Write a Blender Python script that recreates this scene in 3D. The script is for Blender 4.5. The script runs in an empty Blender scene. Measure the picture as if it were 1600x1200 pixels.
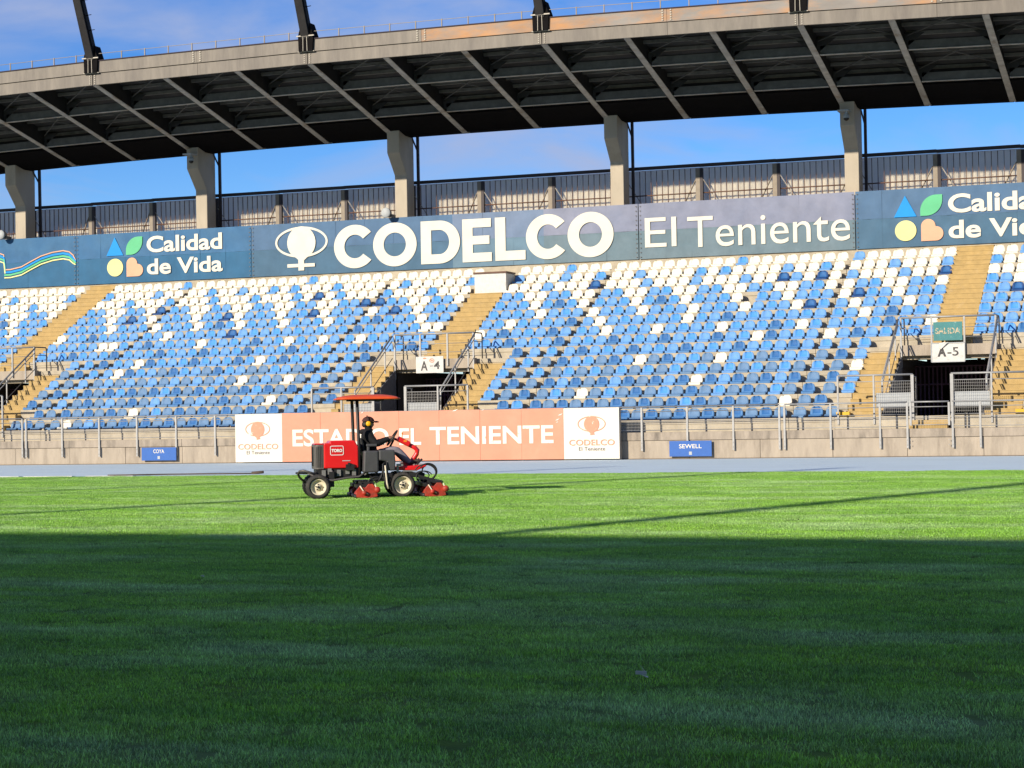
import bpy, bmesh, math, random
from mathutils import Vector, Matrix
random.seed(7)
S = bpy.context.scene
COL = S.collection
# ------------------------------------------------------------------ camera
YAW, PITCH, ROLL = math.radians(20.4), math.radians(1.04), math.radians(0.97)
fw = Vector((-math.sin(YAW)*math.cos(PITCH), math.cos(YAW)*math.cos(PITCH), math.sin(PITCH)))
rt = Vector((math.cos(YAW), math.sin(YAW), 0)); up = rt.cross(fw)
r2 = rt*math.cos(ROLL)-up*math.sin(ROLL); u2 = up*math.cos(ROLL)+rt*math.sin(ROLL)
cd = bpy.data.cameras.new('camera'); cam = bpy.data.objects.new('camera', cd); COL.objects.link(cam)
cd.sensor_fit = 'HORIZONTAL'; cd.sensor_width = 36; cd.lens = 36*3091/1600; cd.clip_end = 3000; cd.clip_start = .1
cam.matrix_world = Matrix(((r2.x, u2.x, -fw.x, 0), (r2.y, u2.y, -fw.y, 0), (r2.z, u2.z, -fw.z, 1.4), (0, 0, 0, 1)))
S.camera = cam
# ------------------------------------------------------------------ light
EL, AZ = math.radians(21.4), math.radians(22.7)
sd = Vector((math.sin(AZ)*math.cos(EL), math.cos(AZ)*math.cos(EL), -math.sin(EL)))
ld = bpy.data.lights.new('sun', 'SUN'); ld.energy = 4.3; ld.angle = math.radians(.53); ld.color = (1, .90, .755)
sun = bpy.data.objects.new('sun', ld); COL.objects.link(sun); sun.rotation_euler = sd.to_track_quat('-Z', 'Y').to_euler(); sun.location = (-20, -60, 60)
W = bpy.data.worlds.new('World'); S.world = W; W.use_nodes = True
nt = W.node_tree; N = nt.nodes; Lk = nt.links
bg = N['Background']; sky = N.new('ShaderNodeTexSky'); sky.sky_type = 'NISHITA'; sky.sun_disc = False
sky.sun_elevation = EL; sky.sun_rotation = math.radians(202.7); sky.dust_density = .05; sky.air_density = .9; sky.ozone_density = 4.0; sky.altitude = 500
tc = N.new('ShaderNodeTexCoord'); mp = N.new('ShaderNodeMapping'); mp.inputs['Scale'].default_value = (1.0, 1.0, 3.2); mp.inputs['Rotation'].default_value = (.1, .35, .3)
no = N.new('ShaderNodeTexNoise'); no.inputs['Scale'].default_value = 6.5; no.inputs['Detail'].default_value = 7; no.inputs['Roughness'].default_value = .52; no.inputs['Distortion'].default_value = .5
cr = N.new('ShaderNodeValToRGB'); cr.color_ramp.elements[0].position = .41; cr.color_ramp.elements[0].color = (0, 0, 0, 1); cr.color_ramp.elements[1].position = .66; cr.color_ramp.elements[1].color = (.85, .85, .85, 1)
mx = N.new('ShaderNodeMix'); mx.data_type = 'RGBA'; mx.inputs['B'].default_value = (2.1, 2.45, 3.6, 1)
gm = N.new('ShaderNodeHueSaturation'); gm.inputs['Saturation'].default_value = 1.3; gm.inputs['Value'].default_value = .74; gm.inputs['Hue'].default_value = .515
for a, b in ((tc.outputs['Generated'], mp.inputs[0]), (mp.outputs[0], no.inputs[0]), (no.outputs['Fac'], cr.inputs[0]), (cr.outputs[0], mx.inputs['Factor']), (sky.outputs[0], gm.inputs['Color']), (gm.outputs[0], mx.inputs['A']), (mx.outputs['Result'], bg.inputs['Color'])):
    Lk.new(a, b)
bg.inputs['Strength'].default_value = .125
S.view_settings.view_transform = 'Standard'; S.view_settings.look = 'None'; S.view_settings.exposure = .65; S.view_settings.gamma = 1
S.render.engine = 'CYCLES'
# ------------------------------------------------------------------ materials
MATS = {}
KA = .86
def mat(name, col, rough=.7, metal=0, var=.12, scale=6, bump=0, bscale=60, spec=.4, stain=None, stretch=(1, 1, 1), col2=None, c2lo=.5, c2hi=.65, c2scale=1.5, trans=0, coat=0):
    col = tuple(c*KA for c in col); col2 = tuple(c*KA for c in col2) if col2 else None
    m = bpy.data.materials.new(name); m.use_nodes = True; t = m.node_tree; n = t.nodes; l = t.links
    p = n['Principled BSDF']; p.inputs['Roughness'].default_value = rough; p.inputs['Metallic'].default_value = metal
    p.inputs['Specular IOR Level'].default_value = spec; p.inputs['Coat Weight'].default_value = coat
    g = n.new('ShaderNodeNewGeometry'); mp = n.new('ShaderNodeMapping'); mp.inputs['Scale'].default_value = stretch
    l.new(g.outputs['Position'], mp.inputs[0])
    cur = None
    ns = n.new('ShaderNodeTexNoise'); ns.inputs['Scale'].default_value = scale; ns.inputs['Detail'].default_value = 6; ns.inputs['Roughness'].default_value = .62
    l.new(mp.outputs[0], ns.inputs[0])
    r = n.new('ShaderNodeMapRange'); r.inputs[1].default_value = .3; r.inputs[2].default_value = .7; r.inputs[3].default_value = 1-var; r.inputs[4].default_value = 1+var
    l.new(ns.outputs['Fac'], r.inputs[0])
    base = n.new('ShaderNodeRGB'); base.outputs[0].default_value = (*col, 1); src = base.outputs[0]
    if col2:
        n2 = n.new('ShaderNodeTexNoise'); n2.inputs['Scale'].default_value = c2scale; n2.inputs['Detail'].default_value = 8; n2.inputs['Roughness'].default_value = .68
        l.new(mp.outputs[0], n2.inputs[0]); rr = n.new('ShaderNodeMapRange'); rr.inputs[1].default_value = c2lo; rr.inputs[2].default_value = c2hi
        l.new(n2.outputs['Fac'], rr.inputs[0]); mm = n.new('ShaderNodeMix'); mm.data_type = 'RGBA'; mm.inputs['B'].default_value = (*col2, 1)
        l.new(rr.outputs[0], mm.inputs['Factor']); l.new(src, mm.inputs['A']); src = mm.outputs['Result']
    mul = n.new('ShaderNodeVectorMath'); mul.operation = 'SCALE'; l.new(src, mul.inputs[0]); l.new(r.outputs[0], mul.inputs['Scale'])
    l.new(mul.outputs[0], p.inputs['Base Color'])
    if bump:
        nb = n.new('ShaderNodeTexNoise'); nb.inputs['Scale'].default_value = bscale; nb.inputs['Detail'].default_value = 4; l.new(g.outputs['Position'], nb.inputs[0])
        b = n.new('ShaderNodeBump'); b.inputs['Strength'].default_value = bump; b.inputs['Distance'].default_value = .02; l.new(nb.outputs['Fac'], b.inputs['Height']); l.new(b.outputs[0], p.inputs['Normal'])
    MATS[name] = m; return m
mat('concrete', (.455, .395, .29), .85, var=.16, scale=3, bump=.3, bscale=40, col2=(.36, .305, .215), c2lo=.5, c2hi=.75, c2scale=1.2)
mat('wall_concrete', (.40, .335, .255), .85, var=.12, scale=4, bump=.25, bscale=30, stretch=(1, 1, .22), col2=(.25, .205, .155), c2lo=.49, c2hi=.72, c2scale=1.9)
mat('coping_concrete', (.365, .305, .235), .85, var=.14, scale=5, bump=.25, bscale=30, stretch=(1, 1, .3), col2=(.19, .16, .125), c2lo=.47, c2hi=.70, c2scale=2.2)
mat('pillar_concrete', (.47, .405, .31), .85, var=.14, scale=3, bump=.2, bscale=25, stretch=(1, 1, .4), col2=(.36, .31, .24), c2lo=.5, c2hi=.75)
mat('yellow_paint', (.44, .30, .11), .75, var=.14, scale=4, col2=(.48, .36, .20), c2lo=.56, c2hi=.8, c2scale=2.5, bump=.15)
mat('bright_yellow', (.7, .40, .02), .6, var=.08)
mat('galvanised', (.34, .335, .32), .55, .35, var=.12, scale=8)
mat('dark_rail', (.12, .11, .10), .5, .3, var=.1)
mat('mesh_wire', (.34, .33, .31), .6, .3, var=.1)
mat('panel_grey', (.42, .44, .44), .6, 0, var=.08)
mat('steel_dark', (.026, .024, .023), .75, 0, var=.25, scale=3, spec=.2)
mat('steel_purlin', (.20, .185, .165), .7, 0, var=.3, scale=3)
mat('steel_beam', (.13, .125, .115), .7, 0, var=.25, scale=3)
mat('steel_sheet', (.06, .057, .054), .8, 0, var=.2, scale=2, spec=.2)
mat('steel_flange', (.47, .43, .375), .7, 0, var=.25, scale=2.5, col2=(.30, .22, .15), c2lo=.52, c2hi=.7, c2scale=1.3)
mat('fascia', (.19, .162, .126), .6, 0, var=.2, scale=2.5, stretch=(1.6, 1, .3), col2=(.125, .105, .085), c2lo=.45, c2hi=.7, c2scale=.6)
mat('fascia_rust', (.235, .21, .18), .65, 0, var=.16, scale=2, stretch=(.3, 1, 1), col2=(.44, .215, .08), c2lo=.45, c2hi=.68, c2scale=1.5)
mat('gate_purple', (.11, .06, .11), .6, 0, var=.1)
mat('purple_dark', (.030, .018, .030), .6, 0, var=.1, spec=.2)
mat('fence_dark', (.045, .034, .036), .6, .1, var=.1)
mat('bar_rust', (.13, .065, .04), .7, 0, var=.15)
cm = mat('cream_sheet', (.95, .83, .60), .6, 0, var=.1, scale=2)
_n = cm.node_tree.nodes; _l = cm.node_tree.links; _t = _n.new('ShaderNodeBsdfTranslucent'); _t.inputs[0].default_value = (.92, .93, .94, 1); _x = _n.new('ShaderNodeMixShader'); _x.inputs[0].default_value = .64; _l.new(_n['Principled BSDF'].outputs[0], _x.inputs[1]); _l.new(_t.outputs[0], _x.inputs[2]); _l.new(_x.outputs[0], _n['Material Output'].inputs['Surface'])
mat('post_beige', (.30, .25, .19), .7, 0, var=.12)
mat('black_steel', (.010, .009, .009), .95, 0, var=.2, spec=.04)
mat('pale_clamp', (.48, .43, .34), .6, 0, var=.1)
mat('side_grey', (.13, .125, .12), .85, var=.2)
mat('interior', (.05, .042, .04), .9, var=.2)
mat('track', (.56, .68, .73), .9, var=.06, scale=2, bump=.2, bscale=120, stretch=(.2, 1, 1), col2=(.51, .61, .66), c2lo=.5, c2hi=.7)
mat('line_white', (.62, .60, .56), .8, var=.15, scale=5)
mat('soil', (.10, .07, .045), .95, var=.25, scale=8)
for nm, c in (('seat_white', (.80, .745, .605)), ('seat_blue', (.13, .31, .61)), ('seat_bright', (.062, .275, .65)), ('seat_grey', (.12, .225, .375)), ('seat_navy', (.025, .125, .33)), ('seat_navy_rim', (.075, .20, .41)), ('seat_deep', (.012, .060, .20))):
    mat(nm, c, .6, var=.10, scale=9, spec=.25)
def decal(nm, c, rough=.45, var=.06, **k): return mat(nm, c, .55, var=var, scale=1.5, spec=.12, **k)
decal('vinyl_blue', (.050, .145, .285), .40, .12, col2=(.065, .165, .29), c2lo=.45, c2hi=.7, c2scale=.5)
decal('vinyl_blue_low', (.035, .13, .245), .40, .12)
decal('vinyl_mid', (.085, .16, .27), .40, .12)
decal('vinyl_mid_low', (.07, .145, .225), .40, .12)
decal('vinyl_glare', (.245, .26, .34), .40, .12, col2=(.20, .225, .31), c2lo=.4, c2hi=.7, c2scale=.6)  # glare on the right-hand banners, painted into the vinyl colour
decal('vinyl_glare_low', (.155, .215, .25), .40, .12, col2=(.125, .19, .225), c2lo=.4, c2hi=.7, c2scale=.6)  # lower sheets with the same painted glare
decal('print_white', (.74, .70, .59)); decal('print_sky', (.02, .28, .70)); decal('print_green', (.13, .50, .25)); decal('print_yellow', (.75, .72, .32)); decal('print_peach', (.75, .42, .27))
decal('print_teal', (.02, .30, .30))
mat('board_salmon', (.64, .255, .15), .6, var=.07, scale=1.3, col2=(.66, .29, .18), c2lo=.45, c2hi=.7, c2scale=.7)
mat('board_white', (.74, .69, .58), .6, var=.05, scale=2)
mat('worn_white', (.74, .69, .58), .6, var=.05, col2=(.73, .36, .22), c2lo=.60, c2hi=.66, c2scale=7)
mat('worn_salmon', (.72, .27, .16), .6, var=.05, col2=(.80, .72, .60), c2lo=.62, c2hi=.66, c2scale=6)
mat('print_ink', (.12, .115, .11), .6, var=.05); mat('worn_ink', (.045, .04, .04), .6, var=.05, col2=(.55, .53, .48), c2lo=.60, c2hi=.64, c2scale=9)
mat('sign_blue', (.010, .10, .38), .5, var=.07); mat('sign_white', (.62, .60, .55), .6, var=.1, scale=8, col2=(.45, .42, .38), c2lo=.55, c2hi=.75, c2scale=6)
mat('sign_teal', (.030, .19, .19), .5, var=.12, scale=6, col2=(.25, .38, .34), c2lo=.58, c2hi=.68, c2scale=6)
mat('worn_tan', (.58, .44, .27), .6, var=.1, col2=(.035, .21, .21), c2lo=.48, c2hi=.56, c2scale=12)
KA = 1.0
# mower / person
mat('mower_red', (.64, .012, .014), .32, var=.06, coat=.4, col2=(.56, .012, .014)); mat('canopy_red', (.60, .075, .015), .45, var=.08)
mat('reel_red', (.38, .028, .014), .55, var=.3, scale=14, col2=(.20, .06, .03), c2lo=.46, c2hi=.7, c2scale=9)
mat('tyre', (.032, .030, .027), .85, var=.2, scale=20, col2=(.075, .065, .05), c2lo=.5, c2hi=.7, c2scale=9, bump=.3); mat('rim', (.62, .55, .40), .5, var=.1, scale=12)
mat('plastic_black', (.055, .055, .057), .5, var=.12, spec=.4); mat('rubber', (.018, .018, .018), .6, var=.1); mat('metal_grey', (.28, .27, .25), .45, .5, var=.15)
mat('screen_grey', (.115, .105, .095), .55, .2, var=.15, scale=40); mat('mower_black', (.016, .015, .015), .5, var=.15); mat('orange', (.75, .22, .02), .5)
mat('decal_white', (.75, .74, .70), .5, var=.03)
mat('cloth_black', (.014, .014, .016), .9, var=.25, scale=15, spec=.2); mat('cloth_trousers', (.20, .18, .20), .9, var=.2, scale=14, spec=.2); mat('cap_brown', (.055, .02, .018), .85, var=.15)
mat('skin', (.34, .17, .105), .55, var=.06); mat('muff_yellow', (.80, .42, .01), .45, var=.05); mat('hair', (.012, .010, .009), .6); mat('boot', (.05, .035, .025), .7); mat('glass_dark', (.01, .01, .01), .1)
# ------------------------------------------------------------------ helpers
class MB:
    def __init__(s): s.v = []; s.f = []; s.mi = []; s.sm = []
    def add(s, vs, fs, mi=0, smooth=False, M=None):
        o = len(s.v); s.v += [tuple(M @ Vector(v)) if M else tuple(v) for v in vs]
        for f in fs: s.f.append([o+i for i in f]); s.mi.append(mi); s.sm.append(smooth)
    def box(s, x0, x1, y0, y1, z0, z1, mi=0, M=None):
        s.add([(x0, y0, z0), (x1, y0, z0), (x1, y1, z0), (x0, y1, z0), (x0, y0, z1), (x1, y0, z1), (x1, y1, z1), (x0, y1, z1)],
              [(0, 3, 2, 1), (4, 5, 6, 7), (0, 1, 5, 4), (1, 2, 6, 5), (2, 3, 7, 6), (3, 0, 4, 7)], mi, False, M)
    def bar(s, a, b, w, h=None, mi=0, upv=(0, 0, 1)):
        a = Vector(a); b = Vector(b); h = h or w; d = (b-a).normalized(); u = Vector(upv)
        if abs(d.dot(u)) > .98: u = Vector((0, 1, 0))
        r = d.cross(u).normalized(); u = r.cross(d)
        vs = [p+r*sx*w/2+u*sz*h/2 for p in (a, b) for sx, sz in ((-1, -1), (1, -1), (1, 1), (-1, 1))]
        s.add(vs, [(3, 2, 1, 0), (4, 5, 6, 7), (0, 1, 5, 4), (1, 2, 6, 5), (2, 3, 7, 6), (3, 0, 4, 7)], mi)
    def tube(s, pts, r, n=8, mi=0, closed=False):
        pts = [Vector(p) for p in pts]; rs = r if isinstance(r, (list, tuple)) else [r]*len(pts); rings = []; ref = None
        m = len(pts)
        for i, p in enumerate(pts):
            d = (pts[(i+1) % m]-pts[i-1]) if closed else (pts[min(i+1, m-1)]-pts[max(i-1, 0)])
            d.normalize()
            if ref is None: ref = Vector((0, 0, 1)) if abs(d.z) < .9 else Vector((0, 1, 0))
            a = d.cross(ref).normalized(); ref = a.cross(d)
            rings.append([p+(a*math.cos(t)+ref*math.sin(t))*rs[i] for t in [2*math.pi*k/n for k in range(n)]])
        vs = [v for rg in rings for v in rg]; fs = []
        for i in range(m if closed else m-1):
            j = (i+1) % m
            fs += [(i*n+k, i*n+(k+1) % n, j*n+(k+1) % n, j*n+k) for k in range(n)]
        if not closed: fs += [tuple(range(n-1, -1, -1)), tuple((m-1)*n+k for k in range(n))]
        s.add(vs, fs, mi, True)
    def prism(s, poly, a0, a1, axis='x', mi=0, smooth=False):
        # poly: list of (u,v). axis x -> (y,z); y -> (x,z); z -> (x,y)
        def P(a, u, v): return {'x': (a, u, v), 'y': (u, a, v), 'z': (u, v, a)}[axis]
        n = len(poly); vs = [P(a0, *p) for p in poly]+[P(a1, *p) for p in poly]
        fs = [tuple(range(n)), tuple(range(2*n-1, n-1, -1))]+[(i, n+i, n+(i+1) % n, (i+1) % n) for i in range(n)]
        s.add(vs, fs, mi, smooth)
    def lathe(s, prof, c, axis='y', n=24, mi=0):
        # prof: (r, a) pairs along axis
        def P(r, a, t):
            u, v = r*math.cos(t), r*math.sin(t)
            return {'y': (c[0]+u, c[1]+a, c[2]+v), 'z': (c[0]+u, c[1]+v, c[2]+a), 'x': (c[0]+a, c[1]+u, c[2]+v)}[axis]
        vs = [P(r, a, 2*math.pi*k/n) for r, a in prof for k in range(n)]
        fs = [(i*n+k, i*n+(k+1) % n, (i+1)*n+(k+1) % n, (i+1)*n+k) for i in range(len(prof)-1) for k in range(n)]
        s.add(vs, fs, mi, True)
    def mesh(s, name):
        me = bpy.data.meshes.new(name); me.from_pydata([tuple(v) for v in s.v], [], s.f)
        me.polygons.foreach_set('material_index', s.mi); me.polygons.foreach_set('use_smooth', s.sm); me.update()
        bm = bmesh.new(); bm.from_mesh(me); bmesh.ops.recalc_face_normals(bm, faces=bm.faces[:]); bm.to_mesh(me); bm.free()
        return me
    def build(s, name, mats, parent=None, bevel=0):
        me = s.mesh(name)
        for m in ([mats] if isinstance(mats, str) else mats): me.materials.append(MATS[m])
        return link(name, me, parent, bevel)
def link(name, me, parent=None, bevel=0):
    o = bpy.data.objects.new(name, me); COL.objects.link(o)
    if parent: o.parent = parent
    if bevel:
        b = o.modifiers.new('bevel', 'BEVEL'); b.width = bevel; b.segments = 2; b.limit_method = 'ANGLE'
    return o
def tag(o, label=None, cat=None, group=None, kind=None):
    for k, v in (('label', label), ('category', cat), ('group', group), ('kind', kind)):
        if v: o[k] = v
    return o
def thing(name, label, cat, loc=(0, 0, 0), group=None, rz=0):
    o = bpy.data.objects.new(name, None); COL.objects.link(o); o.location = loc; o.rotation_euler = (0, 0, rz); o.empty_display_size = .2
    return tag(o, label, cat, group)
def local(parent_loc, mb):   # shift world-built geometry into the thing's own frame
    mb.v = [(v[0]-parent_loc[0], v[1]-parent_loc[1], v[2]-parent_loc[2]) for v in mb.v]; return mb
class TB:   # thing builder in world coordinates
    def __init__(s, name, label, cat, loc, group=None): s.loc = loc; s.o = thing(name, label, cat, loc, group)
    def part(s, name, mb, mats, parent=None, bevel=0): return local(s.loc, mb).build(name, mats, parent or s.o, bevel)
def text_mb(txt, x0, x1, z0, z1, y, bold=0., ext=.006, shear=0):
    cu = bpy.data.curves.new('t', 'FONT'); cu.body = txt; cu.size = 1; cu.offset = bold; cu.resolution_u = 5; cu.fill_mode = 'FRONT'
    o = bpy.data.objects.new('t', cu); COL.objects.link(o)
    dg = bpy.context.evaluated_depsgraph_get(); me = bpy.data.meshes.new_from_object(o.evaluated_get(dg))
    vs = [v.co.copy() for v in me.vertices]; fs = [tuple(p.vertices) for p in me.polygons]
    bpy.data.objects.remove(o); bpy.data.meshes.remove(me); bpy.data.curves.remove(cu)
    ax, bx = min(v.x for v in vs), max(v.x for v in vs); az, bz = min(v.y for v in vs), max(v.y for v in vs)
    mb = MB(); mb.add([(x0+(v.x-ax)/(bx-ax)*(x1-x0), y, z0+(v.y-az)/(bz-az)*(z1-z0)) for v in vs], fs)
    return mb
def flat(mb, poly, y, mi=0):   # convex or star polygon in the xz plane as a fan-free ngon
    mb.add([(p[0], y, p[1]) for p in poly], [tuple(range(len(poly)))], mi)
def ring(mb, cx, cz, rx, rz, ix, iz, y, a0=0, a1=360, n=40, mi=0):
    t = [math.radians(a0+(a1-a0)*k/n) for k in range(n+1)]
    vs = [(cx+rx*math.cos(a), y, cz+rz*math.sin(a)) for a in t]+[(cx+ix*math.cos(a), y, cz+iz*math.sin(a)) for a in t]
    mb.add(vs, [(k, k+1, n+2+k, n+1+k) for k in range(n)], mi)
def ell(cx, cz, rx, rz, n=36, a0=0, a1=360): return [(cx+rx*math.cos(math.radians(a0+(a1-a0)*k/n)), cz+rz*math.sin(math.radians(a0+(a1-a0)*k/n))) for k in range(n)]
ORD = ['', 'first', 'second', 'third', 'fourth', 'fifth', 'sixth', 'seventh', 'eighth', 'ninth', 'tenth', 'eleventh', 'twelfth', 'thirteenth', 'fourteenth', 'fifteenth', 'sixteenth', 'seventeenth', 'eighteenth', 'nineteenth', 'twentieth']
def ordn(n):
    if n <= 20: return ORD[n]
    t = {2: 'twenty', 3: 'thirty'}[n//10]; return t+'-'+ORD[n % 10] if n % 10 else {2: 'twentieth', 3: 'thirtieth'}[n//10]

# ------------------------------------------------------------------ stand measurements (metres)
YB, P, R, ZB = 65.18, .77, .405, 1.31       # first step front, row depth, row rise, first step top
Yf = lambda k: YB+P*k
Zs = lambda k: ZB+R*k
XL, XR = -64.0, 6.0
CS = [-48.45, -29.0, -9.70]                  # aisle centre lines
CALL = [-67.9]+CS+[9.8]
JO = [-73, -63.3, -53.5, -43.66, -33.85, -24.15, -14.4, -4.65, 8]
WALLY = 64.3
# ------------------------------------------------------------------ ground
g = MB(); g.add([(-900, -900, -.02), (900, -900, -.02), (900, 900, -.02), (-900, 900, -.02)], [(0, 1, 2, 3)])
tag(g.build('ground', 'soil'), kind='structure')
# ---- grass
def grass_mat(name, blade):
    m = bpy.data.materials.new(name); m.use_nodes = True; t = m.node_tree; n = t.nodes; l = t.links; p = n['Principled BSDF']; out = n['Material Output']
    g = n.new('ShaderNodeNewGeometry')
    def noise(sc, st, det=4):
        mp = n.new('ShaderNodeMapping'); mp.inputs['Scale'].default_value = st; l.new(g.outputs['Position'], mp.inputs[0])
        q = n.new('ShaderNodeTexNoise'); q.inputs['Scale'].default_value = sc; q.inputs['Detail'].default_value = det; q.inputs['Roughness'].default_value = .6; l.new(mp.outputs[0], q.inputs[0]); return q.outputs['Fac']
    def rng(f, a, b, c, d):
        r = n.new('ShaderNodeMapRange'); r.inputs[1].default_value = a; r.inputs[2].default_value = b; r.inputs[3].default_value = c; r.inputs[4].default_value = d; l.new(f, r.inputs[0]); return r.outputs[0]
    def mixc(f, a, b):
        x = n.new('ShaderNodeMix'); x.data_type = 'RGBA'
        for s, v in (('A', a), ('B', b)):
            if isinstance(v, tuple): x.inputs[s].default_value = (*v, 1)
            else: l.new(v, x.inputs[s])
        l.new(f, x.inputs['Factor']); return x.outputs['Result']
    a = mixc(rng(noise(.42, (.45, 1, 1)), .35, .68, 0, 1), (.190, .395, .034), (.275, .490, .046))
    a = mixc(rng(noise(2.3, (.5, 1, 1)), .46, .72, 0, .75), a, (.125, .28, .045))
    a = mixc(rng(noise(14, (1, 1, 1)), .50, .75, 0, .6), a, (.27, .41, .12))
    a = mixc(rng(noise(.75, (.35, 1, 1), 6), .46, .68, 0, .8), a, (.37, .52, .22))
    a = mixc(rng(noise(5, (.28, 1, 1), 3), .50, .70, 0, .55), a, (.085, .19, .032))
    if blade:
        at_ = n.new('ShaderNodeAttribute'); at_.attribute_name = 'tone'; sv = n.new('ShaderNodeVectorMath'); sv.operation = 'SCALE'; l.new(a, sv.inputs[0]); l.new(at_.outputs['Fac'], sv.inputs['Scale']); a = sv.outputs[0]
        oi = n.new('ShaderNodeObjectInfo'); hs = n.new('ShaderNodeHueSaturation'); l.new(rng(oi.outputs['Random'], 0, 1, .90, 1.10), hs.inputs['Value']); l.new(a, hs.inputs['Color']); a = hs.outputs[0]
    if not blade: a = mixc(rng(noise(3, (1, 1, 1)), 0, 1, .5, .75), a, (.05, .06, .022))
    l.new(a, p.inputs['Base Color']); p.inputs['Roughness'].default_value = .42 if blade else .95; p.inputs['Specular IOR Level'].default_value = .9 if blade else .05
    if blade:
        tr = n.new('ShaderNodeBsdfTranslucent'); l.new(a, tr.inputs['Color']); ms = n.new('ShaderNodeMixShader'); ms.inputs[0].default_value = .36
        l.new(p.outputs[0], ms.inputs[1]); l.new(tr.outputs[0], ms.inputs[2]); l.new(ms.outputs[0], out.inputs['Surface'])
    else:
        b = n.new('ShaderNodeBump'); b.inputs['Strength'].default_value = .8; b.inputs['Distance'].default_value = .03; l.new(noise(45, (1, 1, 1)), b.inputs['Height']); l.new(b.outputs[0], p.inputs['Normal'])
    MATS[name] = m
grass_mat('turf', False); grass_mat('blades', True)
g = MB(); nx = 120; ex = [(-110+240*i/nx) for i in range(nx+1)]
vs = [(x, -9.0, 0) for x in ex]+[(x, 48.25+.05*math.sin(x*1.7)+.04*math.sin(x*5.1+1)+.02*random.uniform(-1, 1), 0) for x in ex]
g.add(vs, [(i, i+1, nx+2+i, nx+1+i) for i in range(nx)])
tag(g.build('grass_field', 'turf'), kind='structure')
gc = bpy.data.collections.new('grass_tufts')
for k in range(8):
    mb = MB(); rnd = random.Random(k); tone = []
    for i in range(1900 if k % 3 else 1300):
        tone += [.78+1.65*rnd.random()**2]*5
        x, y = rnd.uniform(-.27, .27), rnd.uniform(-.27, .27); h = rnd.uniform(.010, .025)*(1.45 if rnd.random() < .06 else 1); w = rnd.uniform(.0012, .0026)
        th = rnd.uniform(0, 6.283); cx, sx = math.cos(th)*w, math.sin(th)*w; ln = rnd.uniform(.1, .95)*h; la = rnd.uniform(0, 6.283); dx, dy = math.cos(la)*ln, math.sin(la)*ln
        mb.add([(x-cx, y-sx, 0), (x+cx, y+sx, 0), (x+dx*.35+cx*.8, y+dy*.35+sx*.8, h*.6), (x+dx*.35-cx*.8, y+dy*.35-sx*.8, h*.6), (x+dx, y+dy, h)], [(0, 1, 2, 3), (3, 2, 4)])
    me = bpy.data.meshes.new('tuft'); me.from_pydata(mb.v, [], mb.f); me.materials.append(MATS['blades']); ta = me.attributes.new('tone', 'FLOAT', 'POINT'); ta.data.foreach_set('value', tone)
    gc.objects.link(bpy.data.objects.new('tuft', me))
pts = []; y = 5.0
while y < 48.2:
    x = -.86*y-1.8
    while x < .04*y+2.2:
        pts.append((x+random.uniform(-.1, .1), min(y+random.uniform(-.1, .1), 48.15), 0)); x += .46
    y += .46
me = bpy.data.meshes.new('grass'); me.from_pydata(pts, [], [])
for nm, tp, f in (('rot', 'FLOAT', lambda: random.uniform(0, 6.283)), ('scl', 'FLOAT', lambda: random.uniform(.75, 1.3)), ('idx', 'INT', lambda: random.randrange(8))):
    at = me.attributes.new(nm, tp, 'POINT'); at.data.foreach_set('value', [f() for _ in pts])
go = link('grass', me); tag(go, 'short mown green grass covering the playing field', 'grass', kind='stuff')
ng = bpy.data.node_groups.new('scatter', 'GeometryNodeTree'); ng.interface.new_socket('Geometry', in_out='INPUT', socket_type='NodeSocketGeometry'); ng.interface.new_socket('Geometry', in_out='OUTPUT', socket_type='NodeSocketGeometry')
a, b = ng.nodes.new('NodeGroupInput'), ng.nodes.new('NodeGroupOutput'); ip = ng.nodes.new('GeometryNodeInstanceOnPoints'); ci = ng.nodes.new('GeometryNodeCollectionInfo')
ci.inputs['Collection'].default_value = gc; ci.inputs['Separate Children'].default_value = True; ci.inputs['Reset Children'].default_value = True; ip.inputs['Pick Instance'].default_value = True
def attr(nm, tp):
    q = ng.nodes.new('GeometryNodeInputNamedAttribute'); q.data_type = tp; q.inputs['Name'].default_value = nm; return q.outputs['Attribute']
cx = ng.nodes.new('ShaderNodeCombineXYZ'); ng.links.new(attr('rot', 'FLOAT'), cx.inputs['Z']); cs = ng.nodes.new('ShaderNodeCombineXYZ'); cs.inputs[0].default_value = 1; cs.inputs[1].default_value = 1; ng.links.new(attr('scl', 'FLOAT'), cs.inputs['Z'])
for s, d in ((a.outputs[0], ip.inputs['Points']), (ci.outputs[0], ip.inputs['Instance']), (attr('idx', 'INT'), ip.inputs['Instance Index']), (cx.outputs[0], ip.inputs['Rotation']), (cs.outputs[0], ip.inputs['Scale']), (ip.outputs[0], b.inputs[0])): ng.links.new(s, d)
md = go.modifiers.new('scatter', 'NODES'); md.node_group = ng
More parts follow.
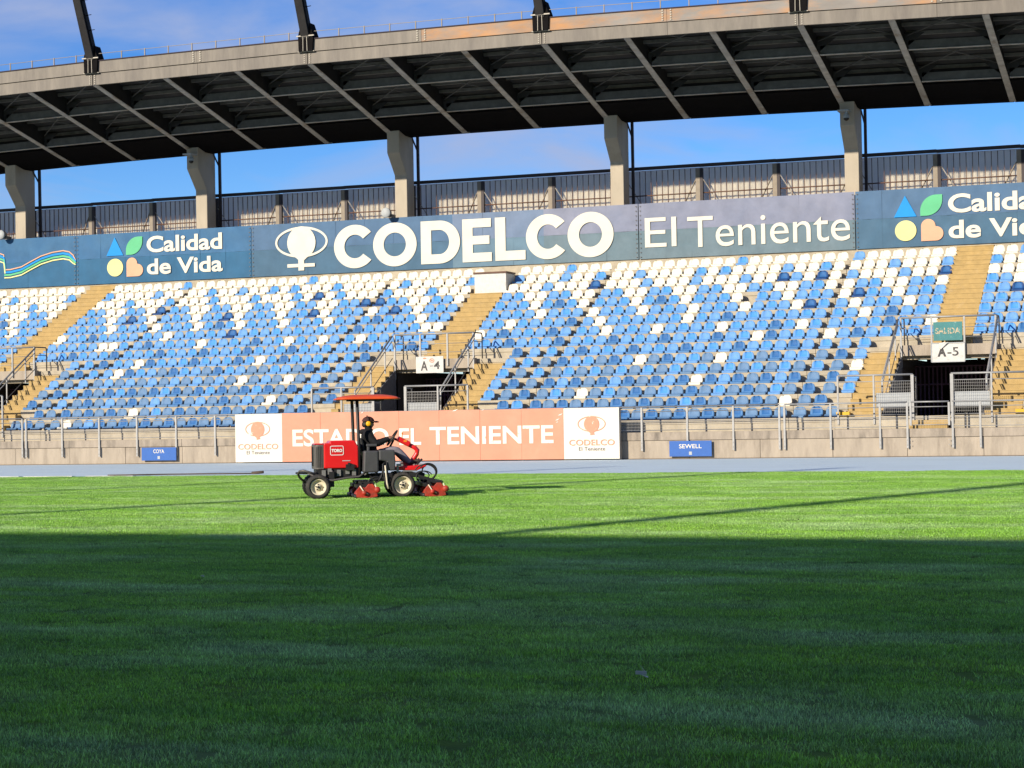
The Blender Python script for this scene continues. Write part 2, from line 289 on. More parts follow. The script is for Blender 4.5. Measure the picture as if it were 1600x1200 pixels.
# ---- track
g = MB(); g.add([(-150, 48.0, -.008), (150, 48.0, -.008), (150, WALLY+.3, -.008), (-150, WALLY+.3, -.008)], [(0, 1, 2, 3)])
tag(g.build('running_track', 'track'), kind='structure')
g = MB(); x = -46.0
while x < -29.2:
    w = random.uniform(.5, 2.2); g.box(x, min(x+w, -29.1), 48.55+random.uniform(-.02, .02), 48.72, -.006, .012); x += w+random.uniform(.05, .5)
tag(g.build('edge_line', 'line_white'), kind='structure')
g = MB(); g.tube([(-30.6, 49.0, .015), (-29, 49.6, .015), (-27.6, 49.75, .015), (-26.4, 49.9, .015)], .02, 6); g.tube([(-26.45, 49.9, .02), (-26.1, 49.92, .05)], .045, 6)
tag(g.build('irrigation_hose', 'soil'), 'thin brown hose lying along the far left edge of the grass', 'hose')
for i, (x, y, s, lb) in enumerate(((-3.055, 10.12, 1, 'small white folded paper scrap lying on the shaded grass in the foreground'), (-8.94, 15.89, .55, 'tiny white scrap on the shaded grass left of the folded paper scrap'))):
    g = MB(); s *= .045
    g.add([(-.75*s, 0, .55*s), (.8*s, -.1*s, 0), (.7*s, .3*s, .12*s), (-.45*s, .5*s, 1.55*s)], [(0, 1, 2), (2, 3, 0)][:1]); g.add([(-.45*s, .35*s, 1.6*s), (-.3*s, .4*s, 1.35*s), (.8*s, 0, .1*s), (.35*s, .2*s, .75*s)], [(0, 1, 2, 3)])
    g.box(-.75*s, .55*s, -.1*s, .12*s, .35*s, .75*s)
    g.v = [(v[0], v[1], v[2]+.015) for v in g.v]; o = g.build('paper_scrap', 'print_white'); o.location = (x, y, .004); tag(o, lb, 'litter')
# ------------------------------------------------------------------ near stand (behind the camera, casts the long shade)
nsX0, nsX1, nY = -95, 30, -16.64
ns = TB('near_grandstand', 'covered grandstand behind the camera whose shade lies over the field', 'grandstand', (-30, -22, 0))
mb = MB()
for k in range(16): mb.box(nsX0, nsX1, -12.4-P*(k+1)-.05, -12.4-P*k, 0, Zs(k))
mb.box(nsX0, nsX1, -11.6, -11.3, 0, .95); mb.box(nsX0, nsX1, -26.6, -25.6, 0, 12.0)
ns.part('terrace', mb, 'concrete')
mb = MB(); n = 24
for i in range(n):
    x0, x1 = nsX0+(nsX1-nsX0)*i/n, nsX0+(nsX1-nsX0)*(i+1)/n
    zt = [16.62-.0004*(x+37)**2 for x in (x0, x1)]
    vs = [(x, yy, z) for x, z in zip((x0, x1), zt) for yy, z in ((nY, z), (nY, z-.95), (nY-9.5, z-2.9), (nY-9.5, z-1.95))]
    mb.add(vs, [(0, 1, 5, 4), (1, 2, 6, 5), (2, 3, 7, 6), (3, 0, 4, 7), (0, 1, 2, 3), (4, 5, 6, 7)])
ns.part('roof', mb, 'fascia')
for i in range(13):
    mb = MB(); x = -94+9.85*i; mb.box(x-.28, x+.28, -26.4, -25.7, 8, 14.6); ns.part('pillar', mb, 'pillar_concrete')
for x, lx, L in ((-57, .16, 12), (-46.9, .136, 12), (-36.8, 0, 11), (-24.9, -.206, 11), (-14.5, -.25, 11)):
    mb = MB(); z0 = 16.3; mb.bar((x, nY, z0), (x+lx*L, nY+.42*L, z0+L), .30, .36); ns.part('mast', mb, 'black_steel')
# ------------------------------------------------------------------ front wall
fw_ = TB('front_wall', 'low weathered concrete wall between the running track and the seats', 'wall', (-28, WALLY, 0))
x = -66.0; i = 0
while x < 8:
    w = 2.42; g = MB(); d = random.uniform(-.008, .008); g.box(x+.008, x+w-.008, WALLY+d, WALLY+.35, -.05, .615); fw_.part('wall_panel', g, 'wall_concrete')
    x += w
x = -66.0
while x < 8:
    w = 4.84; g = MB(); d = random.uniform(-.006, .006); g.box(x+.006, x+w-.006, WALLY-.035+d, WALLY+.32, .63, .90); fw_.part('coping', g, 'coping_concrete'); x += w
g = MB(); g.box(-66, 8, WALLY+.02, WALLY+.3, .6, .64); fw_.part('mortar_joint', g, 'interior')
g = MB(); g.box(-66, 8, WALLY-.04, WALLY+.02, -.02, .012); fw_.part('base_joint', g, 'soil')
# ------------------------------------------------------------------ terraces
gs = TB('grandstand', 'long stepped concrete terrace rising behind the front wall up to the banners', 'grandstand', (-28, YB, 0))
g = MB(); g.box(-68, 9, WALLY+.28, YB+.2, .3, .89); gs.part('walkway', g, 'concrete')
def segs(k):
    cuts = [(j, j) for j in JO[1:-1]]
    if k == 0: holes = [(c-3.15, c+3.15) for c in CALL]
    elif k < 6: holes = [(c-2.85, c+2.85) for c in CALL]
    else: holes = []
    ed = sorted([(JO[0], JO[0])]+cuts+holes+[(JO[-1], JO[-1])]); r = []
    for a, b in zip(ed, ed[1:]):
        x0, x1 = max(a[1], -68), min(b[0], 8)
        if x1-x0 > .3: r.append((x0+.008, x1-.008))
    return r
for k in range(16):
    for x0, x1 in segs(k):
        g = MB(); y, z = Yf(k), Zs(k); dy = random.uniform(-.006, .006); zb = z-R-.06 if k else .5
        g.prism([(y+dy, zb), (y+P+.06, zb), (y+P+.06, z), (y-.028+dy, z), (y-.028+dy, z-.15), (y+dy, z-.165)], x0, x1)
        gs.part('terrace_slab', g, 'concrete')
g = MB(); g.box(-68, 9, Yf(16)+.02, Yf(16)+1.2, 6.6, Zs(15)+.06); gs.part('top_walkway', g, 'concrete')
g = MB(); g.box(-68, 9, 78.27, 78.6, 4.2, 10.1); g.box(-68, 9, 78.27, 78.6, 0, 3.2); gs.part('back_wall', g, 'concrete')
# ------------------------------------------------------------------ aisle stairs
for ci_, c in enumerate(CALL):
    vis = 1 <= ci_ <= 3; nm = ['', 'at the left edge of the stand', 'above the A-4 opening', 'above the A-5 opening', ''][ci_]
    if not vis: continue
    st = TB('aisle_stair', 'straight yellow painted stair between seat blocks '+nm, 'stairs', (c, Yf(6), Zs(6)), 'yellow stairs')
    for n_ in range(1, 21 if ci_ != 2 else 17):
        yy = Yf(6)+.385*n_; zz = Zs(6)+.2025*n_
        if n_ % 2: yy0 = yy-.012
        else: yy0 = yy-.085
        g = MB(); g.prism([(yy0+.014, zz-.24), (yy+.40, zz-.24), (yy+.40, zz+.012), (yy0, zz+.012), (yy0, zz-.022), (yy0+.014, zz-.024)], c-.70, c+.70); st.part('step', g, 'yellow_paint')
    for s, sn in ((-1, 'left'), (1, 'right')):
        if ci_ == 1 and s == -1: continue
        fs = TB('flank_stair', 'yellow painted stair going down the %s side of the %s opening' % (sn, ['', 'leftmost', 'A-4', 'A-5'][ci_]), 'stairs', (c+s*2.3, YB, .9), 'yellow stairs')
        for n_ in range(1, 12):
            yy = Yf(0)+.385*n_; zz = Zs(0)+.2025*n_; xa, xb = sorted((c+s*1.66, c+s*2.84))
            g = MB(); g.prism([(yy+.014, .95), (yy+.40, .95), (yy+.40, zz), (yy, zz), (yy, zz-.03), (yy+.014, zz-.032)], xa, xb); fs.part('step', g, 'yellow_paint')
    # ---- the opening itself
    gw = TB('gangway_opening', 'dark gangway opening under a concrete lintel, %s' % ['', 'at the left edge of the stand', 'with the A-4 sign', 'with the A-5 sign'][ci_], 'opening', (c, 67, .9), 'gangway openings')
    g = MB(); g.box(c-1.655, c+1.655, Yf(6)-.25, Yf(6)-.032, 3.40, Zs(6)+.03); gw.part('lintel', g, 'wall_concrete')
    g = MB(); g.box(c-1.655, c+1.655, YB-.02, 77.4, .9, Zs(0)); gw.part('floor', g, 'concrete')
    for s in (-1, 1):
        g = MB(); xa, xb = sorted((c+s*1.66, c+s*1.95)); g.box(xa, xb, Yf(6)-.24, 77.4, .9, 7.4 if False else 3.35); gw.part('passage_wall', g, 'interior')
    for s in (-1, 1):
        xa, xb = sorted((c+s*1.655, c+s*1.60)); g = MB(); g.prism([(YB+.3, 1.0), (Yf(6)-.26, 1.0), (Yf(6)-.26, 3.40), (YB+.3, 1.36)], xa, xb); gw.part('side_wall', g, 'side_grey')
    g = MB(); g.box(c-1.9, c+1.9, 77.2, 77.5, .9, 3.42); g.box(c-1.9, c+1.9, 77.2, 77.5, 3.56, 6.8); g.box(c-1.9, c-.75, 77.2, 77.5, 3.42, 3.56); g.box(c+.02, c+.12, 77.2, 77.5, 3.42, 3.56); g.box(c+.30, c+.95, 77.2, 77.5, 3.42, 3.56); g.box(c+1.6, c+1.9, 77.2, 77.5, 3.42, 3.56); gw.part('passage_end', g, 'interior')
    g = MB(); g.box(c-1.64, c+1.64, 72.5, 72.56, 3.05, 3.10); g.box(c-1.64, c+1.64, 72.5, 72.56, 2.40, 2.46)
    for q in range(22): g.box(c-1.62+q*.152, c-1.62+q*.152+.06, 72.51, 72.55, 1.33 if q < 7 or q > 15 else 2.42, 3.06)
    gw.part('barred_gate', g, 'gate_purple')
    for s in (-1, 1):
        xa, xb = sorted((c+s*.62, c+s*3.14)); g = MB(); g.box(xa, xb, YB-.04, YB+.40, .88, Zs(0)+.002); gw.part('platform', g, 'concrete')
    for q in range(2):
        g = MB(); g.box(c-.61, c+.61, YB-.62+.30*q, YB+.1, .88, .88+.145*(q+1)); gw.part('exit_step', g, 'yellow_paint')
    if ci_ > 1:
        for s in (-1, 1):
            g = MB(); g.box(c+s*2.9-.22, c+s*2.9+.22, YB+.1, YB+.30, Zs(0)+.002, Zs(0)+.17); gw.part('kerb_block', g, 'bright_yellow')
# ------------------------------------------------------------------ seats
def seat_mesh(nm, m0, m1, inset):
    prof = [(-.215, -.015, .18), (-.255, .05, .205), (-.18, .085, .218), (-.05, .072, .21), (.06, .08, .205), (.115, .14, .212), (.135, .23, .208), (.15, .315, .185), (.157, .355, .145), (.160, .382, .085), (.180, .34, .085)]
    us = [-1, -.92, -.6, -.2, .2, .6, .92, 1]; vs = []; fs = []; mi = []
    for j, (y, z, w) in enumerate(prof):
        for u in us:
            e = abs(u); lift = .03*max(0, e-.6)/.4; back = 2 <= j <= 5
            yy = y-(.05*max(0, e-.5)/.5 if 5 <= j <= 9 else 0); zz = z+(lift if 1 <= j <= 4 else 0)
            if e == 1: yy += .035 if j >= 5 else 0; zz -= .05 if 1 <= j <= 4 else 0
            if inset and 6 <= j <= 8 and e <= .6: yy += .018
            vs.append((u*w, yy, zz))
    n = len(us)
    for j in range(len(prof)-1):
        for i in range(n-1):
            fs.append((j*n+i, j*n+i+1, (j+1)*n+i+1, (j+1)*n+i)); mi.append(1 if inset and 5 <= j <= 7 and 2 <= i <= 4 else 0)
    vs = [(x_*1.03, y_, z_*.97) for x_, y_, z_ in vs]; mb = MB(); mb.add(vs, fs, 0, True); mb.mi = mi[:]
    mb.box(-.10, .10, -.12, .10, -.005, .07)
    mb.mi[-6:] = [0]*6
    me = mb.mesh(nm)
    for m in (m0, m1): me.materials.append(MATS[m])
    return me
SM = {'W': seat_mesh('seat_white', 'seat_white', 'seat_white', False), 'b': seat_mesh('seat_blue', 'seat_blue', 'seat_blue', False), 's': seat_mesh('seat_bright', 'seat_blue', 'seat_bright', True),
      'g': seat_mesh('seat_grey', 'seat_grey', 'seat_grey', False), 'n': seat_mesh('seat_navy', 'seat_navy_rim', 'seat_navy', True), 'd': seat_mesh('seat_deep', 'seat_deep', 'seat_navy', True)}
M1 = ["WWWWWWWb|WWWWWWWWWWWbWWWWWWW|WWWWWWWW", "bWWWWbWW|WWbWWbWWbWbWWWbWWWW|WbWWWWWb", "WWWbWWWb|WWWbWWWbWWWbWdWbWWW|bWWWbWWW", "bbWWbbWd|bbWWbbWWbbWWbbWWbbd|dbbWWbbW",
      "bbbWbdbW|bbbWbbdWbbbWbbdWbbb|WbdbWbbb", "bbbbWbbb|WbbbWbnbWbbbWbbbWbb|bnbbbWbb", "Wbbnbbbb|bbWbbbbbdbbbbbbbbbb|nbbbbbWW", "bbbbbWWb|bnbbbbWbbbbnbbWbbWb|bWbbbbbb",
      "bbbnbbbn|bbbnbbbnbbbnbbbnbbb|bbnbbbnb", "bbn|bbWnbbbnbbbnbWbnbbb|bbn", "gnb|bWnbbgnbbgnbbggbbgn|bbg", "bgb|gbgbgbgbgbgbgWgbgWg|bgb", "gnb|ngnbngnbngnbngnbngn|bng", "ngb|gngbgngbgngbgngbgWg|bgn", "ng|ngngngWgbgngngngngn|gn", "gng|gWgbngngngngngngngn|gng"]
M2 = ["WWWWbWWW|WWWWWWWWWWbWWWWWWWW|bWWWWWWW", "bWWWbWWb|WWbWWWWbWbWWWWbWWbW|WWWbWWWb", "WWWbWWWd|WWWbWWWbWWWbWWdbWdW|bWWWbWWd", "bbWWbbWW|bbWWbbWWbbWWbbWWbbW|WbbWWbbW",
      "bbbWbnbW|bbbWbnbWbbbW-bbWbbb|WdbbWbbb", "bbbbWbbb|WbbbWbbbWbbbWbbbWdb|bWbbbWbb", "bbWbbbbn|bWbbbbbbWbbnbbbbbbb|bbWbnbbb", "Wbnbbbnb|bbWbbbWbbbbWbbbnbWb|bbbbnbbW",
      "bbbnbbbn|bbbnbbbnbbbnbbWnbbb|Wbnbbbbb", "nbb|bnbbbnbbbnbbbnbbbnb|bbb", "bbg|nbbgnbWgnbbgWbbgnbb|gnb", "bgb|gbgbgbgbgbgbgbgbgbg|bgW", "bng|nbngnbngnbnWnbngnbn|gnb", "bgn|gbgWgbgngbgngbgngbg|ngb", "nb|ngngngngngnbngngngW|gn", "gng|gngngngngngngngngng|gng"]
LB = ["WWWWWWWW", "WbWWWWWb", "bWWWbWWW", "WWbWWbbW", "bbbnWbbb", "bbbbbWbb", "bbbbbbbb", "bbnbbbbb", "bnbbbnbb", "bnb", "gbn", "bgb", "gnb", "ngb", "ng", "gng"]
RB = ["WWbWWWWW", "bWWbWWWb", "WWWbWWWb", "bbWWbbWW", "bbdbWbbb", "bbbWbbbb", "bbbbbbnb", "bbbbWbbb", "bbbnbbbb", "bbn", "gbn", "bgb", "gnb", "ngb", "ng", "gng"]
SP = .5025
def block_positions(c0, c1, row, txt):
    k = 15-row; j0 = [j for j in JO if c0 < j < c1]; out = []
    a, m, z = txt.split('|')
    ms = (j0[0]+j0[1])/2-9*SP            # middle run is centred between the joints
    if k >= 7:
        out += [(ms-.66-SP*(7-i), ch) for i, ch in enumerate(a)]; out += [(ms+SP*i, ch) for i, ch in enumerate(m)]; out += [(ms+18*SP+.66+SP*i, ch) for i, ch in enumerate(z)]
    else:
        w = .69 if k >= 2 else .55
        out += [(ms-.69-w*(len(a)-1-i), ch) for i, ch in enumerate(a)]; out += [(ms+SP*i, ch) for i, ch in enumerate(m)]; out += [(ms+18*SP+.66+w*i, ch) for i, ch in enumerate(z)]
    return out
seats = []
for row in range(16):
    k = 15-row
    for c0, c1, tb, bn in ((CS[0], CS[1], M1, 'left-middle block'), (CS[1], CS[2], M2, 'right-middle block')):
        for i, (x, ch) in enumerate(block_positions(c0, c1, row, tb[row])): seats.append((k, x, ch, bn, i+1, 0))
    t = LB[row]; e = CS[0]-.98 if k >= 7 else CS[0]-3.25
    for i, ch in enumerate(reversed(t)): seats.append((k, e-(SP if k >= 7 else .69)*i, ch, 'left-edge block', i+1, 1))
    if k >= 7:
        for i in range(14): seats.append((k, e-.16-SP*(len(t)+i), random.choice('WWWb' if k > 12 else 'Wbbbbb'), 'left-edge block', len(t)+i+1, 1))
    t = RB[row]; e = CS[2]+.93 if k >= 7 else CS[2]+3.25
    for i, ch in enumerate(t): seats.append((k, e+(SP if k >= 7 else .69)*i, ch, 'right-edge block', i+1, 0))
    if k >= 7:
        for i in range(10): seats.append((k, e+.16+SP*(len(t)+i), random.choice('WWWb' if k > 12 else 'Wbbbbb'), 'right-edge block', len(t)+i+1, 0))
camM = cam.matrix_world.inverted()
def px(p):
    v = camM @ Vector(p); return 800-3091*v.x/v.z, 600+3091*v.y/v.z
rows_txt = lambda k: (ordn(16-k)+' row from top') if k >= 8 else (ordn(k+1)+' row from bottom')
allseat = []; alt = 0
for k, x, ch, bn, i, rv in seats:
    if ch == '-': continue
    alt += 1
    kind = ch
    if ch == 'b': kind = 's' if (alt+k) % 2 else 'b'
    p = (x+random.uniform(-.012, .012), Yf(k)+.30, Zs(k)+.004); q = px(p); q = (q[0], q[1])
    u = (p[0], p[1], p[2]+.2); X_, Y_ = px(u); vis = 6 < X_ < 1594 and not (368 < X_ < 968 and Y_ > 650-.02*(X_-368)) and not (k == 0 and 368 < X_ < 968)
    d = (Vector(u)-cam.location).length
    allseat.append(dict(k=k, p=p, kind=kind, white=ch == 'W', bn=bn, i=i, rv=rv, vis=vis, d=d))
rest = {True: [], False: []}
for wt in (True, False):
    ss = sorted([s for s in allseat if s['white'] == wt and s['vis']], key=lambda s: s['d']); ind = ss[:300]; ids = set(id(s) for s in ind)
    rest[wt] = [s for s in allseat if s['white'] == wt and id(s) not in ids]
    for s in ind:
        o = link('white_seat' if wt else 'blue_seat', SM[s['kind']]); o.location = s['p']; o.rotation_euler = (random.uniform(-.03, .03), 0, random.uniform(-.035, .035))
        cn = 'white' if wt else {'b': 'light blue', 's': 'bright blue', 'g': 'grey-blue', 'n': 'navy blue', 'd': 'dark navy'}[s['kind']]
        tag(o, '%s seat, %s, %s from %s, %s' % (cn, rows_txt(s['k']), ordn(s['i']), 'right' if s['rv'] else 'left', s['bn']), 'seat', 'white seats in the stand' if wt else 'blue seats in the stand')
for wt in (True, False):
    if not rest[wt]: continue
    vs = []; fs = []; mi = []; ml = ['seat_white', 'seat_blue', 'seat_bright', 'seat_grey', 'seat_navy', 'seat_navy_rim', 'seat_deep']
    for s in rest[wt]:
        me = SM[s['kind']]; o = len(vs); px_, py_, pz_ = s['p']; rz = random.uniform(-.035, .035)
        vs += [(px_+v.co.x-v.co.y*rz, py_+v.co.y+v.co.x*rz, pz_+v.co.z) for v in me.vertices]
        for pl in me.polygons: fs.append([o+i for i in pl.vertices]); mi.append(ml.index(me.materials[pl.material_index].name))
    me = bpy.data.meshes.new('seat_rows'); me.from_pydata(vs, [], fs)
    for m in ml: me.materials.append(MATS[m])
    me.polygons.foreach_set('material_index', mi); me.polygons.foreach_set('use_smooth', [True]*len(fs)); me.update()
    tag(link('seat_rows', me), 'mass of %s plastic seats in the farther rows of the stand' % ('white' if wt else 'blue'), 'seats', kind='stuff')
# ------------------------------------------------------------------ perimeter railing on the wall
def wires(x0, x1, y, z0, z1, dx=.05, t=.0045):
    g = MB(); n = max(2, int((x1-x0)/dx))
    for i in range(n+1):
        x = x0+(x1-x0)*i/n; g.box(x-t/2, x+t/2, y-t/2, y+t/2, z0, z1)
    z = z0+.1
    while z < z1-.03: g.box(x0, x1, y-t/2-.003, y-t/2, z-t/2, z+t/2); z += .1
    return g
def railing(px_, label, z_low=.97, gate=False):
    t = TB('perimeter_railing' if not gate else 'railing_gate', label, 'railing' if not gate else 'gate', (px_[0], WALLY, .9), 'railings along the front wall' if not gate else None)
    y = WALLY-.075
    for x in px_:
        g = MB(); g.box(x-.032, x+.032, y-.03, y-.018, .28 if not gate else 1.0, 1.74); g.box(x+.018, x+.032, y-.018, y+.035, .28 if not gate else 1.0, 1.74); g.box(x-.02, x+.0, y-.042, y-.03, .36, .40); g.box(x-.02, x+.0, y-.042, y-.03, .52, .56); t.part('post', g, 'galvanised')
    a, b = px_[0], px_[-1]
    for z, r in ((1.76, .026), (1.60, .014), (1.27, .012), (z_low, .012)):
        g = MB(); g.tube([(a, y+.02, z), (b, y+.02, z)], r, 8); t.part('rail', g, 'galvanised')
    o = t.part('wire_mesh', wires(a, b, y+.02, z_low, 1.27), 'mesh_wire'); o['kind'] = 'stuff'
railing([-61.3, -59.7, -58.1, -56.5, -54.9, -53.3, -51.75, -50.15, -48.55, -46.98, -45.4, -43.84], 'grey steel railing on the wall ending at the double post on the left')
railing([-43.67, -42.07, -40.45, -38.82, -37.16, -35.53, -33.9, -32.3, -30.7, -29.05, -27.4, -25.75, -24.1, -22.5, -20.85, -19.23, -17.64, -16.06, -14.5], 'long grey steel railing passing behind the salmon board and above the blue signs')
railing([-14.33, -12.8, -11.19, -10.31], 'short grey steel railing on the wall left of the gate below A-5')
railing([-10.2, -8.98], 'small wire gate in the railing in front of yellow steps below A-5', 1.02, True)
railing([-8.87, -8.0, -6.4, -4.8, -3.2, -1.6, 0, 1.6, 3.2], 'grey steel railing on the wall right of the gate below A-5')
# ------------------------------------------------------------------ railings of the gangways
for q, c in enumerate(CS):
    nm = ['the left edge opening', 'the A-4 opening', 'the A-5 opening'][q]
    t = TB('guard_rail', 'grey tubular guard rail standing on the lintel above '+nm, 'railing', (c, Yf(6), 3.8), 'gangway guard rails'); y = Yf(6)-.29
    for x in (c-1.62, c-.56, c+.56, c+1.62):
        g = MB(); g.box(x-.03, x+.03, y-.03, y+.03, 3.0 if abs(x-c) > 1 else 3.5, 4.72); t.part('post', g, 'galvanised')
    for z, w in ((4.73, .035), (4.35, .012), (4.02, .012)):
        g = MB(); g.tube([(c-1.64, y, z), (c+1.64, y, z)], w, 8); t.part('rail', g, 'galvanised')
    for s in (-1, 1):
        x = c+s*1.64
        g = MB(); g.tube([(x, y, 4.73), (x, y+.8, 4.73), (x, y+.86, 4.66), (x, y+.86, Zs(6))], .026, 8); g.tube([(x, y, 4.4), (x, y+.86, 4.4)], .016, 6); t.part('return_rail', g, 'dark_rail')
    for s, sn in ((-1, 'left'), (1, 'right')):
        if q == 0 and s == -1: continue
        h = TB('handrail', 'sloping steel handrail down the %s side of %s' % (sn, nm), 'handrail', (c+s*1.66, 66.2, Zs(0)), 'gangway handrails'); x = c+s*1.70
        ya, za, yb, zb = 66.0, 2.55, Yf(6)-.35, 4.68
        g = MB(); g.tube([(x, ya, za-.55), (x, ya, za), (x, yb, zb)], .034, 8); h.part('top_rail', g, 'galvanised')
        g = MB(); g.tube([(x, ya, za-.18), (x, yb, zb-.18)], .018, 6); h.part('mid_rail', g, 'galvanised')
        g = MB(); g.tube([(x, ya, za-.85), (x, yb, zb-.85)], .016, 6); h.part('low_rail', g, 'dark_rail')
        for f in (.0, .42, .8):
            yy = ya+(yb-ya)*f; zt = za+(zb-za)*f; g = MB(); g.box(x-.022, x+.022, yy-.022, yy+.022, zt-1.02, zt); h.part('post', g, 'galvanised')
    for s, sn in ((-1, 'left'), (1, 'right')):
        if q == 0 and s == -1: continue
        xa, xb = (c-3.02, c-.55) if s < 0 else (c+.68, c+3.10); y = YB-.06
        t = TB('platform_rail', 'grey mesh platform railing at the %s of %s' % (sn, nm), 'railing', (xa, y, Zs(0)), 'platform railings')
        inner = xb if s < 0 else xa; mid = inner+s*1.28
        for x, w in ((xa, .028), (xb, .028), (mid, .028), (inner+s*.05, .02)):
            g = MB(); g.box(x-w, x+w, y-.03, y+.03, 1.06, 2.66); t.part('post', g, 'galvanised')
        for z, w in ((2.67, .034), (2.46, .014), (1.36, .014)):
            g = MB(); g.tube([(xa, y, z), (xb, y, z)], w, 8); t.part('rail', g, 'galvanised')
        a_, b_ = sorted((inner, mid)); o = t.part('wire_mesh', wires(a_, b_, y, 1.36, 2.46, .06, .006), 'mesh_wire'); o['kind'] = 'stuff'
        g = MB(); a_, b_ = sorted((inner+s*.06, inner+s*1.22)); g.box(a_, b_, y+.06, y+.085, 1.62, 2.08); t.part('infill_panel', g, 'panel_grey')
        g = MB(); g.tube([(inner, y, 2.6), (inner, y+.62, 2.6), (inner, y+.62, Zs(0))], .026, 6); g.tube([(inner, y, 2.1), (inner, y+.62, 2.1)], .016, 6); t.part('return_rail', g, 'galvanised')
# ---- gangway signs
y = Yf(6)-.36
t = TB('gangway_sign', 'small weathered white sign reading A-4 hung on the guard rail', 'sign', (-29.15, y, 3.2)); g = MB(); g.box(-29.72, -28.59, y, y+.03, 3.24, 3.87); t.part('plate', g, 'sign_white')
t.part('lettering', text_mb('A', -29.52, -29.24, 3.33, 3.70, y-.006, .02), 'worn_ink'); t.part('lettering', text_mb('-', -29.14, -29.02, 3.49, 3.515, y-.006), 'print_ink'); t.part('lettering', text_mb('4', -28.98, -28.74, 3.38, 3.68, y-.006, .02), 'worn_ink')
g = MB(); ring(g, -29.06, 3.71, .10, .085, .07, .06, y-.007); flat(g, ell(-29.06, 3.71, .04, .035, 12), y-.007); flat(g, ell(-29.36, 3.80, .07, .03, 12), y-.009); t.part('emblem', g, 'worn_salmon')
t = TB('exit_sign', 'faded teal exit sign on the guard rail above the A-5 sign', 'sign', (-9.7, y, 3.9)); g = MB(); g.box(-10.19, -9.20, y, y+.03, 3.90, 4.54); t.part('plate', g, 'sign_teal'); t.part('lettering', text_mb('SALIDA', -10.12, -9.27, 4.13, 4.34, y-.006, .02), 'worn_tan')
t = TB('gangway_sign', 'white sign reading A-5 under the teal exit sign', 'sign', (-9.7, y, 3.1)); g = MB(); g.box(-10.27, -9.13, y, y+.03, 3.16, 3.81); t.part('plate', g, 'sign_white'); g = MB()
for a, b in (((-10.27, 3.16), (-9.13, 3.16)), ((-10.27, 3.81), (-9.13, 3.81)), ((-10.27, 3.16), (-10.27, 3.81)), ((-9.13, 3.16), (-9.13, 3.81))): g.bar((a[0], y-.005, a[1]), (b[0], y-.005, b[1]), .03)
t.part('frame', g, 'panel_grey'); t.part('lettering', text_mb('A', -10.06, -9.76, 3.34, 3.68, y-.006, .05), 'worn_ink'); t.part('lettering', text_mb('-5', -9.72, -9.34, 3.36, 3.66, y-.006, .012), 'worn_ink')
g = MB(); g.add([(-10.03, y-.03, 3.66), (-9.93, y-.04, 3.60), (-9.68, y-.09, 3.84), (-9.80, y-.08, 3.82)], [(0, 1, 2, 3)]); g.add([(-10.0, y-.02, 3.80), (-9.8, y-.02, 3.85), (-9.72, y-.03, 3.78), (-9.93, y-.03, 3.72)], [(0, 1, 2, 3)]); t.part('peeling_sticker', g, 'sign_white')
# ---- cabinet at the top of the middle aisle
t = TB('concrete_cabinet', 'white box with reddish lid standing at the top of the middle stair', 'box', (-28.9, 75.9, 6.5)); g = MB(); g.box(-29.62, -28.25, 75.45, 76.5, 6.3, 7.40); t.part('body', g, 'sign_white'); g = MB(); g.box(-29.66, -28.21, 75.41, 76.5, 7.40, 7.47); t.part('lid', g, 'bar_rust')
# ------------------------------------------------------------------ advertising board
y = 63.88
t = TB('advertising_board', 'long salmon and white board with peeling ESTADIO EL TENIENTE lettering against the wall', 'board', (-27.2, y, 0)); ed = [-34.52, -32.62]+[-32.62+1.53*i for i in range(1, 8)]+[-19.92]
for i, (a, b) in enumerate(zip(ed, ed[1:])):
    g = MB(); d = random.uniform(-.004, .004); g.box(a+.004, b-.004, y+d, y+.05, .03, 1.77+random.uniform(-.008, .008)); t.part('panel', g, 'board_white' if i in (0, 8) else 'board_salmon')
g = MB()
for x in ed: g.box(x-.03, x+.03, y+.06, y+.12, 0, 1.72)
t.part('back_frame', g, 'dark_rail')
t.part('lettering', text_mb('ESTADIO', -32.2, -28.42, .575, 1.19, y-.012, .022), 'worn_white'); t.part('lettering', text_mb('EL', -28.02, -27.18, .58, 1.17, y-.012, .022), 'worn_white'); t.part('lettering', text_mb('TENIENTE', -26.86, -22.27, .585, 1.20, y-.012, .022), 'worn_white')
def emblem(cx, cz, w, yy, th, n=40):
    g = MB(); ring(g, cx, cz, w, w*.53, w-th, w*.53-th, yy, n=n)
    gl = [(cx+w*.54*math.cos(a), cz-.02*w+w*.56*math.sin(a)) for a in [math.radians(-68+(316)*k/30) for k in range(31)]]
    gl = gl+[(cx-w*.11, cz-w*.62), (cx+w*.11, cz-w*.62)]
    flat(g, gl, yy-.004); return g
for cx, sx in ((-33.60, -34.40), (-20.90, -21.71)):
    t.part('emblem', emblem(cx, 1.22, .50, y-.012, .03), 'worn_salmon'); g = MB(); flat(g, [(cx-.05, .84), (cx+.1, .86), (cx+.1, .90), (cx+.05, .90), (cx+.05, .95), (cx-.05, .95)], y-.014); t.part('emblem_stem', g, 'worn_salmon')
    t.part('lettering', text_mb('CODELCO', sx, sx+1.62, .49, .69, y-.012, .01), 'worn_salmon'); t.part('lettering', text_mb('El Teniente', sx+.34, sx+1.28, .31, .44, y-.012), 'print_ink')
g = MB()
for x, z, w, h in ((-22.2, 1.35, .16, .05), (-22.1, 1.52, .18, .05), (-22.18, 1.28, .1, .03), (-26.0, 1.73, .22, .05), (-29.5, 1.72, .12, .04), (-33.9, 1.72, .18, .02), (-24.9, 1.74, .1, .03)): flat(g, [(x, z), (x+w*.6, z+h*.3), (x+w, z+h*1.6), (x+w*.3, z+h*.8)], y-.013)
